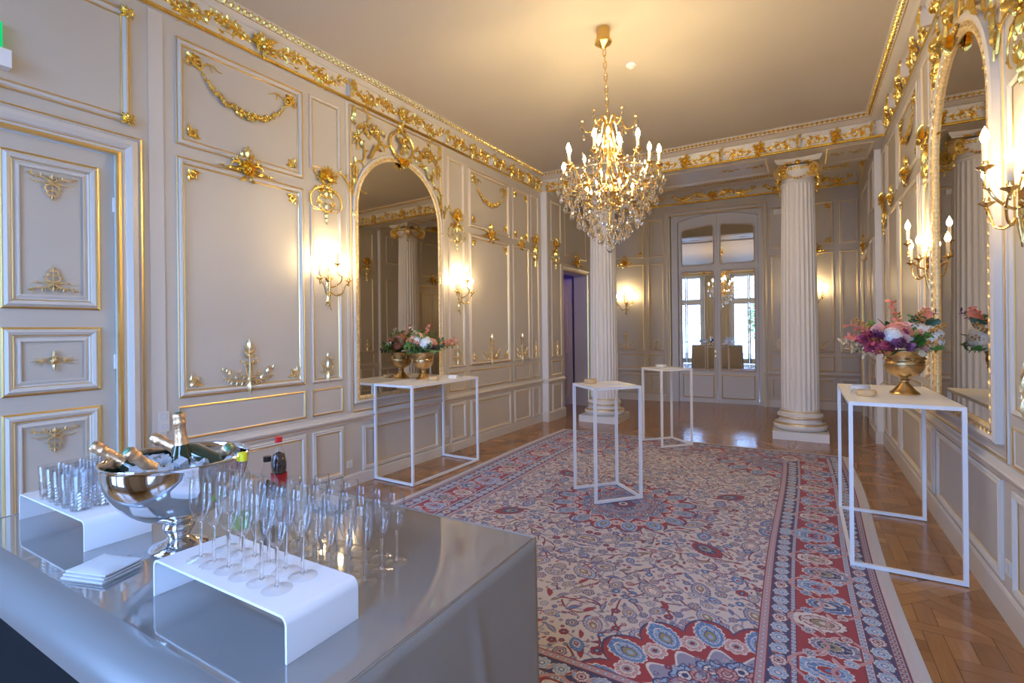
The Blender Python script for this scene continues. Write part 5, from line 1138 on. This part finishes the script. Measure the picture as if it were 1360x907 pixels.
# central spindle
MB().lathe([(.004, -.80), (.016, -.82), (.03, -.85), (.036, -.87), (.03, -.90), (.014, -.92), (.018, -.95), (.010, -1.0), (.010, -1.30), (.022, -1.34), (.05, -1.40), (.075, -1.43), (.07, -1.47), (.03, -1.50), (.018, -1.55), (.03, -1.60), (.02, -1.66), (.01, -1.72), (.018, -1.78), (.0001, -1.84)], 16, c=tuple(body)).build('centre_stem', 'chand', ch, 40)
def curl(mb, Q):
    p = Q[-1]; mb.ball(tuple(p), .012, 6, 4)
for k in range(6):                                               # crown: six curled arms with small lamps
    az = 2 * PI * k / 6 + .3; arm([(.02, 0, -.86), (.06, 0, -.80), (.11, 0, -.82), (.15, 0, -.90), (.20, 0, -.90), (.23, 0, -.85), (.235, 0, -.80)], .009, .006, az, extra=curl)
    drop(PLAQ, on(az, .24, -.82), .8, az); drop(PEND, on(az, .15, -.92), 1.2); drop(DROP, on(az + .5, .12, -.95), .8); drop(DROP, on(az, .22, -.92), .7)
    b = link('bulb', BM, ch, tuple(on(az + .5, .10, -.98))); b.scale = (.9, .9, .9); b.rotation_euler = (PI, 0, 0) if k % 2 else (0, 0, 0)
for k in range(6):                                               # long ribs from crown to basket
    az = 2 * PI * k / 6; arm([(.03, 0, -.90), (.05, 0, -1.0), (.06, 0, -1.12), (.10, 0, -1.25), (.20, 0, -1.38), (.33, 0, -1.44), (.42, 0, -1.40), (.44, 0, -1.31)], .011, .006, az)
    candle_at(on(az, .44, -1.30)); drop(DROP, on(az, .44, -1.335)); drop(PEND, on(az, .30, -1.46), 1.3)
    for j, (r, z, s) in enumerate(((.47, -1.36, 1.0), (.44, -1.44, 1.05), (.40, -1.52, 1.1), (.34, -1.60, 1.15), (.27, -1.68, 1.15), (.18, -1.76, 1.15))):
        for dq in (-.17, .17): drop(DROP if j % 2 else PLAQ, on(az + dq * (1 + j * .12), r, z), s * .95, az)
for k in range(6):                                               # second ring, higher candles
    az = 2 * PI * k / 6 + PI / 6; arm([(.05, 0, -1.42), (.14, 0, -1.48), (.24, 0, -1.42), (.28, 0, -1.30), (.33, 0, -1.20), (.36, 0, -1.22)], .010, .006, az)
    candle_at(on(az, .36, -1.20)); drop(DROP, on(az, .36, -1.235), .9); drop(PLAQ, on(az + .1, .40, -1.28), .9, az); drop(DROP, on(az - .12, .31, -1.30), .9)
    for (r, z) in ((.38, -1.44), (.34, -1.53), (.27, -1.62), (.16, -1.70)): drop(DROP, on(az, r, z), 1.0); drop(PEND, on(az, r, z + .03), 1.1)
    arm([(.02, 0, -1.0), (.07, 0, -1.06), (.09, 0, -1.14), (.13, 0, -1.16), (.17, 0, -1.13)], .006, .004, az, 'crystal_branch'); drop(PLAQ, on(az, .17, -1.13), .9, az); drop(DROP, on(az, .11, -1.17), .8)
for k in range(6):                                               # inner low lamps
    az = 2 * PI * k / 6 + .26; p = on(az, .20, -1.52); arm([(.03, 0, -1.56), (.10, 0, -1.60), (.18, 0, -1.56), (.20, 0, -1.52)], .007, .005, az); candle_at(p, .6)
for k in range(9): drop(DROP, on(2 * PI * k / 9, .09, -1.83), 1.15); drop(PLAQ, on(2 * PI * k / 9 + .3, .155, -1.79), 1.0, k)
drop(DROP, body + Vector((0, 0, -1.85)), 1.9)
for k in range(12):
    az = 2 * PI * k / 12 + .13; drop(PLAQ, on(az, .36, -1.36), .95, az); drop(DROP, on(az + .2, .22, -1.60), 1.1); drop(DROP, on(az, .30, -1.50), 1.1)
for sgn in (1, -1):                                              # beaded hoops that carry the drops
    for (r, z) in ((.455, -1.345), (.40, -1.50)):
        if sgn > 0: MB().tube([(r * math.cos(2 * PI * i / 36), r * math.sin(2 * PI * i / 36), 0) for i in range(37)], .0035, 5, cap=False).build('drop_hoop', 'chand', ch, 60, tuple(body + Vector((0, 0, z))))
# tall crystal spires between the candles
SP = MB().lathe([(.0005, 0), (.014, .01), (.02, .03), (.012, .05), (.022, .07), (.016, .10), (.008, .13), (.012, .15), (.006, .18), (.0005, .21)], 8).mesh('crystal_spire', 'crystal', 0)
for k in range(4): link('crystal_spire', SP, ch, tuple(on(2 * PI * k / 4 + .75, .25, -1.33)))
# smoke detector
sd = MB().lathe([(.0001, 0), (.05, 0), (.052, -.012), (.046, -.022), (.03, -.026), (.028, -.04), (.02, -.046), (.0001, -.047)], 28).build('smoke_detector', 'steel', None, 40, (-1.47, 4.97, H)); tag(sd, 'small white smoke detector on the ceiling behind the chandelier chain', 'smoke detector')

# ------------------------------------------------------------------ sconces
def sconce(Wl, u, z, label, dz=0.0, two=False):
    C = Wl.o.matrix_world @ Vector(Wl.p(u, z, .004)); t = thing('wall_sconce', C, label, 'wall lamp', 'three-light brass wall sconces'); t.rotation_euler = Wl.o.matrix_world.to_euler()
    o = Orn(); o.leaf(0, -.05, PI / 2, .18, .05, h=.03); o.leaf(0, .02, PI / 2 + .5, .09, .03, .6, w=.01); o.leaf(0, .02, PI / 2 - .5, .09, .03, -.6, w=.01); o.leaf(0, -.05, -PI / 2, .14, .04, h=.02)
    o.scroll(0, -.12, -PI / 2 + .3, .13, -6, 14, .008, .003, w=.006); o.bead(0, -.19, .012); o.rose(0, .0, .03, 6, w=.02); o.tube([(0, -.012, -.18), (0, -.03, -.05), (0, -.03, .08), (0, -.015, .14)], [.007, .013, .012, .006], 8); o.bead(0, .16, .014); o.leaf(.0, -.14, -PI / 2 - .5, .07, .025)
    o.build('backplate', 'brass', t, 50)
    for (x, w_, zz) in ((-.17, .10, .05), (.17, .10, .05), (.0, .145, .20)):
        mb = MB(); sg = -1 if x < 0 else 1
        if x: P = [(0, -.03, -.06), (x * .25, -.06, -.10), (x * .55, -w_ * .9, -.08), (x * .7, -w_, -.02), (x * .86, -w_, .015), (x * 1.0, -w_, .0), (x, -w_, zz - .03)]
        else: P = [(0, -.03, -.02), (.03, -.07, -.01), (.055, -.12, .03), (.05, -.145, .08), (.01, -.15, .10), (-.005, -.145, .13), (0, -w_, zz - .03)]
        Q = []; PV = [Vector(p) for p in P]
        for i in range(len(PV) - 1):
            p0, p1, p2, p3 = PV[max(i - 1, 0)], PV[i], PV[i + 1], PV[min(i + 2, len(PV) - 1)]
            for k in range(4): q = k / 4; Q.append(.5 * ((2 * p1) + (p2 - p0) * q + (2 * p0 - 5 * p1 + 4 * p2 - p3) * q * q + (3 * p1 - p0 - 3 * p2 + p3) * q ** 3))
        Q.append(PV[-1]); mb.tube(Q, [.0075 - .003 * i / len(Q) for i in range(len(Q))], 7)
        for i in (5, 11, 17):
            p = Q[i]; mb.ball(tuple(p), .0085, 6, 4); mb.tube([p, p + Vector((sg * .01, -.008, .018)), p + Vector((sg * .02, -.012, .014))], [.004, .003, .001], 5)
        a = mb.build('arm', 'brass', t, 50); p = Vector((x, -w_, zz))
        link('drip_pan', PAN2, a, tuple(p)); c = link('candle', CA, a, tuple(p + Vector((0, 0, .034)))); c.scale = (1.15, 1.15, 1.2); link('bulb', BM2, a, tuple(p + Vector((0, 0, .126))))
    return t
sconce(LWo, 3.335, 2.06, 'lit brass sconce on the left wall, nearer than the mirror'); sconce(LWo, 5.42, 2.06, 'lit brass sconce on the left wall beyond the mirror')
sconce(RWo, 3.33, 2.18, 'lit brass sconce at the right edge, nearer than the right mirror'); sconce(RWo, 5.42, 2.10, 'lit brass sconce on the right wall beyond the mirror')
sconce(FWo, -3.44, 2.12, 'lit brass sconce on the far wall left of the mirrored doors'); sconce(FWo, .17, 2.12, 'lit brass sconce on the far wall half hidden by the right column')
# far bay pendant light seen in the door mirror is the chandelier itself

# ------------------------------------------------------------------ buffet
TX0, TX1, TY0, TY1, TZ = -2.66, -.783, .566, 1.482, .90
bt = thing('buffet_table', (-1.7, 1.0, 0), 'long buffet table with glossy grey top and taupe cloth in the foreground', 'table'); O = Vector((-1.7, 1.0, 0))
def loc(x, y, z=0): return (x - O.x, y - O.y, z)
x0, x1, y0, y1 = TX0 - O.x, TX1 - O.x, TY0 - O.y, TY1 - O.y
MB().box(x0 + .006, x1 - .006, y0, y1 - .006, TZ - .02, TZ).build('table_top', 'buffet', bt, 0)
mb = MB(); n = 8; pr = [(y0 + .002, TZ - .0005)] + [(y0 - .085 * math.sin(PI / 2 * i / n), TZ - .075 * (1 - math.cos(PI / 2 * i / n))) for i in range(1, n + 1)] + [(y0 - .085, TZ - .10), (y0 - .06, TZ - .11)]
mb.add([(x, y, z) for x in (x0 - .01, x1) for y, z in pr], [(i, i + 1, i + 1 + len(pr), i + len(pr)) for i in range(len(pr) - 1)]); mb.build('rounded_edge', 'buffet_edge', bt, 60)
def drape(P, Q, name, folds, seed, sink=0.0):
    """cloth face from P to Q (plan), hanging from the top to the floor with shallow creases"""
    mb = MB(); nx, nz = 60, 24; P, Q = Vector((*P, 0)), Vector((*Q, 0)); d = (Q - P).normalized(); nrm = Vector((d.y, -d.x, 0)); r = random.Random(seed); fs_ = [(r.uniform(0, 1), r.uniform(-.6, .6), r.uniform(.02, .05)) for _ in range(folds)]
    for j in range(nz + 1):
        for i in range(nx + 1):
            u, v = i / nx, j / nz; off = .0
            for (a, sl, wd) in fs_: off += .008 * math.exp(-((u - a - sl * v) / wd) ** 2)
            off *= min(1, v * 4); p = P + (Q - P) * u + nrm * (off + .02 * v * v); mb.v.append((p.x, p.y, (TZ - .001) * (1 - v) + .003 * v))
    mb.f = [(j * (nx + 1) + i, j * (nx + 1) + i + 1, (j + 1) * (nx + 1) + i + 1, (j + 1) * (nx + 1) + i) for j in range(nz) for i in range(nx)]
    o = mb.build(name, 'cloth', bt, 60); md = o.modifiers.new('t', 'SOLIDIFY'); md.thickness = .004; return o
drape((x1, y0 - .02), (x1, y1), 'cloth_end', 3, 3); drape((x1, y1), (x0, y1), 'cloth_front', 7, 5); drape((x0, y1), (x0, y0 - .02), 'cloth_end', 3, 9)
MB().tube([(x1, y0 - .03, TZ - .002), (x1, y1, TZ - .002), (x0, y1, TZ - .002), (x0, y0 - .02, TZ - .002)], .005, 6).build('cloth_hem', 'cloth', bt, 60)
MB().box(x0 + .02, x1 - .012, y0 + .06, y0 + .065, 0, TZ - .03).build('shade_panel', 'edge_shade', bt, 0)  # dark sheet painted in place of the shade under the overhanging edge
o = MB().tube([(0, 0, .78), (.003, -.005, .6), (.02, 0, .45), (.0, 0, .3), (.05, .0, .05)], .006, 6).build('hanging_cable', 'black', None, 60, (-1.60, TY0 + .03, 0)); tag(o, 'black cable hanging behind the near side of the buffet', 'cable')
# risers
def riser(xa, xb, ya, yb, h, label):
    t = thing('acrylic_riser', (xa, ya, TZ + .0004), label, 'display riser', 'white acrylic risers on the buffet'); L, D = xb - xa, yb - ya; th = .006; r = .022; n = 6
    out = [(0, 0)] + [(r - r * math.cos(PI / 2 * i / n), h - r + r * math.sin(PI / 2 * i / n)) for i in range(n + 1)] + [(L - r + r * math.sin(PI / 2 * i / n), h - r + r * math.cos(PI / 2 * i / n)) for i in range(n + 1)] + [(L, 0)]
    ri = r - th; inn = [(th, 0)] + [(r - ri * math.cos(PI / 2 * i / n), h - r + ri * math.sin(PI / 2 * i / n)) for i in range(n + 1)] + [(L - r + ri * math.sin(PI / 2 * i / n), h - r + ri * math.cos(PI / 2 * i / n)) for i in range(n + 1)] + [(L - th, 0)]
    m_ = len(out); mb = MB(); mb.add([(x, y, z) for y in (0, D) for x, z in out] + [(x, y, z) for y in (0, D) for x, z in inn],
        [(i, i + 1, m_ + i + 1, m_ + i) for i in range(m_ - 1)] + [(2 * m_ + i, 3 * m_ + i, 3 * m_ + i + 1, 2 * m_ + i + 1) for i in range(m_ - 1)] + [(i, 2 * m_ + i, 2 * m_ + i + 1, i + 1) for i in range(m_ - 1)] + [(m_ + i, m_ + i + 1, 3 * m_ + i + 1, 3 * m_ + i) for i in range(m_ - 1)])
    mb.build('bent_sheet', 'acrylic', t, 40); return t
riser(-2.575, -2.0, .683, .875, .10, 'white acrylic riser under the tumblers'); riser(-1.503, -.942, .660, .855, .10, 'white acrylic riser under the nearer champagne flutes')
# champagne flutes
BOWL = MB().lathe([(.0035, .098), (.010, .104), (.018, .118), (.0245, .140), (.0265, .162), (.0255, .190), (.0235, .219), (.0228, .2195), (.0248, .190), (.0257, .162), (.0237, .141), (.0172, .120), (.009, .108), (.0001, .104)], 24).mesh('flute_bowl', 'glass', 60)
STEM = MB().lathe([(.0001, .004), (.006, .009), (.0038, .018), (.0034, .06), (.0042, .092), (.0046, .0995), (.0001, .101)], 12).mesh('stem', 'stemglass', 60)
FOOT = MB().lathe([(.033, .0), (.034, .0012), (.031, .0022), (.015, .0045), (.006, .009)], 24).mesh('foot', 'footglass', 60)
def flute(x, y, z, label, group):
    t = thing('champagne_flute', (x, y, z), label, 'flute', group); link('flute_bowl', BOWL, t); link('stem', STEM, t); link('foot', FOOT, t); return t
cols = [-1.386, -1.322, -1.257, -1.193, -1.124, -1.062]; nm = ['first', 'second', 'third', 'fourth', 'fifth', 'sixth']
for j, yy_ in enumerate((.722, .790)):
    for i, xx_ in enumerate(cols): flute(xx_ + random.uniform(-.003, .003), yy_ + random.uniform(-.003, .003), 1.0005, 'empty champagne flute on the white riser, %s from its bowl end in the %s row' % (nm[i], ('near', 'back')[j]), 'champagne flutes on the white riser')
k = 0
for j in range(5):
    for i in range(7):
        xx_, yy_ = -1.062 - .0665 * i + random.uniform(-.004, .004), 1.118 - .066 * j + random.uniform(-.004, .004)
        if yy_ < .89 or (i > 5 and j == 0): continue
        flute(xx_, yy_, TZ + .0005, 'champagne flute on the grey table top, %s from the right in the %s row' % (nm[i] if i < 6 else 'seventh', ('farthest', 'second farthest', 'third farthest', 'nearest')[j]), 'champagne flutes on the table top')
# tumblers
TB = MB(); nn = 24
TB.lathe([(.0001, .0), (.027, .0), (.028, .004)] + [(.0285 + .0025 * i / 10, .006 + .06 * i / 10) for i in range(11)] + [(.0312, .07), (.033, .12), (.0318, .1205), (.0300, .07), (.0275, .016), (.0001, .014)], nn, flute=lambda k, j: 1 + (.045 if (3 <= j <= 13 and (k + j) % 2) else 0))
TM = TB.mesh('tumbler', 'cutglass', 0); TMB = MB().lathe([(.0001, .001), (.0268, .001), (.0272, .013), (.0001, .0132)], 16).mesh('thick_base', 'stemglass', 0)
for j, yy_ in enumerate((.722, .786, .848)):
    for i in range(5):
        o = link('tumbler', TM, None, (-2.405 + .066 * i + random.uniform(-.003, .003), yy_, 1.0005)); tag(o, 'cut glass tumbler on the riser by the door, %s from left in %s row' % (nm[i], ('near', 'middle', 'back')[j]), 'glass', 'cut glass tumblers on the white riser'); link('thick_base', TMB, o)
# napkins
def napkin(x, y, z, rz, s, label):
    t = thing('napkin', (x, y, z), label, 'napkin', None, rz); mb = MB(); n = 10
    for L in range(3):
        w_, d = .078 * s - .002 * L, .062 * s - .003 * L; zt = .004 + .009 * L; vs = []
        for i in range(n + 1):
            for j in range(n + 1):
                a, b = i / n * 2 - 1, j / n * 2 - 1; vs.append((a * w_ + .003 * L, b * d, zt + .006 * (1 - (a * a) ** 3) * (1 - (b * b) ** 3) + .0015 * math.sin(a * 3 + L) * math.cos(b * 2)))
        f = [(i * (n + 1) + j, (i + 1) * (n + 1) + j, (i + 1) * (n + 1) + j + 1, i * (n + 1) + j + 1) for i in range(n) for j in range(n)]; m2 = MB(); m2.add(vs, f)
        ed = [i * (n + 1) for i in range(n + 1)] + [n * (n + 1) + j for j in range(1, n + 1)] + [i * (n + 1) + n for i in range(n - 1, -1, -1)] + [j for j in range(n - 1, 0, -1)]
        b0 = len(m2.v); m2.v += [(vs[k][0], vs[k][1], zt - .004) for k in ed]; m2.f += [(ed[k], ed[(k + 1) % len(ed)], b0 + (k + 1) % len(ed), b0 + k) for k in range(len(ed))]; m2.build('napkin_fold', 'linen', t, 50)
    return t
napkin(-1.79, .655, TZ, .30, .98, 'folded white napkins lying between the two risers'); napkin(-1.66, 1.36, TZ, .2, .9, 'folded white napkins at the far edge of the buffet behind the flutes')
napkin(-2.36, 1.30, TZ, -.2, .9, 'folded white napkins behind the champagne bowl')
# champagne bowl
BC = Vector((-1.775, .855, TZ + .0004)); bw = thing('champagne_bowl', BC, 'large polished steel bowl on a foot filled with ice and bottles', 'bowl')
MB().lathe([(.0001, 0), (.082, 0), (.084, .006), (.078, .014), (.055, .022), (.036, .032), (.030, .040), (.040, .055), (.046, .068), (.042, .082), (.028, .092), (.030, .098), (.060, .104)], 40).build('foot', 'chrome', bw, 50)
pr = [(.0001, .100)] + [(.205 * math.sin(q) ** .92, (.092 + .195 * (1 - math.cos(q)))) for q in [PI / 2 * i / 14 for i in range(1, 15)]] + [(.206, .294), (.2085, .298), (.206, .301), (.2, .297), (.198, .284)] + [(.198 * math.sin(q) ** .92, .100 + .186 * (1 - math.cos(q))) for q in [PI / 2 * i / 12 for i in range(11, 0, -1)]]
MB().lathe(pr, 64).build('bowl', 'chrome', bw, 60)
def cubes(seed, n):
    mb = MB(); r = random.Random(seed)
    for i in range(n):
        a, q = r.uniform(0, 2 * PI), math.sqrt(r.random()) * .165; s = r.uniform(.010, .017); k = len(mb.v); mb.box(-s, s, -s * .9, s * .9, -s * .8, s * .8)
        mb.xf(Matrix.Translation((q * math.cos(a), q * math.sin(a), r.uniform(.205, .270) + .015 * (1 - q / .17))) @ Matrix.Rotation(r.uniform(0, 3), 4, Vector((r.random(), r.random(), r.random() + .1)).normalized()), k)
    return mb
ic = cubes(4, 170).build('ice_cubes', 'ice', None, 0, tuple(BC)); tag(ic, 'heap of ice cubes filling the steel bowl', 'ice', kind='stuff')
tag(MB().lathe([(.0001, .20), (.165, .205)], 32).build('melt_water', mat('melt_water', (.62, .68, .74), .1), None, 40, tuple(BC)), 'cold melt water under the ice in the steel bowl', 'water', kind='stuff')
def bottle_mesh():
    g = MB().lathe([(.0001, 0), (.040, 0), (.0435, .006), (.044, .02), (.044, .135), (.041, .155), (.030, .185), (.021, .210), (.0165, .24), (.0150, .27)], 28).mesh('glass_body', 'dglass', 60)
    f = MB().lathe([(.0223, .205), (.0195, .222), (.0172, .245), (.0160, .272), (.0185, .276), (.0190, .284), (.0168, .288), (.0172, .292), (.0186, .300), (.0180, .309), (.012, .314), (.0001, .315)], 24, flute=lambda k, j: 1 + (.045 if (k % 3 == 0 and j > 3) else 0)).mesh('foil_capsule', 'foil', 60)
    c = MB().lathe([(.0135, .3142), (.012, .3165), (.0001, .317)], 20).mesh('cap_disc', 'cork', 60); return g, f, c
BG, BF, BCp = bottle_mesh()
def champagne(top, low, label):
    """top = centre of the capsule end, low = a point further down the axis"""
    d = (Vector(top) - Vector(low)).normalized(); t = thing('champagne_bottle', Vector(top) - d * .317, label, 'bottle', 'champagne bottles in the ice bowl'); t.rotation_mode = 'QUATERNION'; t.rotation_quaternion = d.to_track_quat('Z', 'Y')
    link('glass_body', BG, t); f = link('foil_capsule', BF, t); link('cap_disc', BCp, f)
    return t
DZ = (BC - Vector((0, 0, EYE))).dot(FW)
champagne(at(121, 590, DZ - .03), at(170, 618, DZ + .015), 'champagne bottle with bronze foil leaning out over the left rim of the bowl'); champagne(at(167, 598, DZ - .13), at(206, 625, DZ - .06), 'champagne bottle with bronze foil pointing out at the near rim of the bowl')
champagne(at(202, 580, DZ + .10), at(232, 594, DZ + .08), 'champagne bottle with gold foil lying back in the ice'); champagne(at(237, 547, DZ + .03), at(242, 600, DZ + .03), 'champagne bottle standing upright in the ice'); champagne(at(304, 594, DZ + .02), at(292, 608, DZ + .09), 'champagne bottle lying in the ice with its capsule end towards the camera')
# soft drink bottles
def soda(px, py, top_z, cap, liquid, label, red=False, s=1.0, lev=.7):
    dep = (EYE - top_z) * F_PX / (py - (CY + .011 * (px - CX) * -1)); p = at(px, py, dep); p.z = TZ; t = thing('soda_bottle', p, label, 'bottle', None); h = top_z - TZ; k = h / .25
    prof = [(.0001, 0), (.028, 0), (.031, .006), (.031, .07), (.028, .085), (.028, .10), (.032, .125), (.031, .15), (.024, .178), (.015, .205), (.012, .215), (.012, .236)]
    MB().lathe([(r, z * k) for r, z in prof], 24).build('glass_body', 'glass', t, 60)
    if liquid: MB().lathe([(r * .95, z * k) for r, z in prof if z < .25 * lev] + [(.0001, .25 * lev * k)], 24).build('drink', liquid, t, 60)
    MB().lathe([(.0145, .228 * k), (.0148, .25 * k), (.0001, .2505 * k)], 18).build('screw_cap', cap, t, 40)
    if red: MB().lathe([(.0322, .05 * k), (.0325, .10 * k)], 24).build('label_band', 'redlabel', t, 60)
    elif liquid is None: MB().lathe([(.0322, .05 * k), (.0325, .085 * k)], 24).build('label_band', 'lime', t, 60)
soda(370, 580, 1.155, 'red', 'cola', 'dark cola bottle with red cap and red label behind the flutes', True, lev=.76); soda(355, 606, 1.12, 'black', 'cola', 'dark cola bottle with black cap beside the champagne bowl', lev=.6); soda(322, 601, 1.205, 'yellow', None, 'clear water bottle with yellow cap beside the champagne bowl')
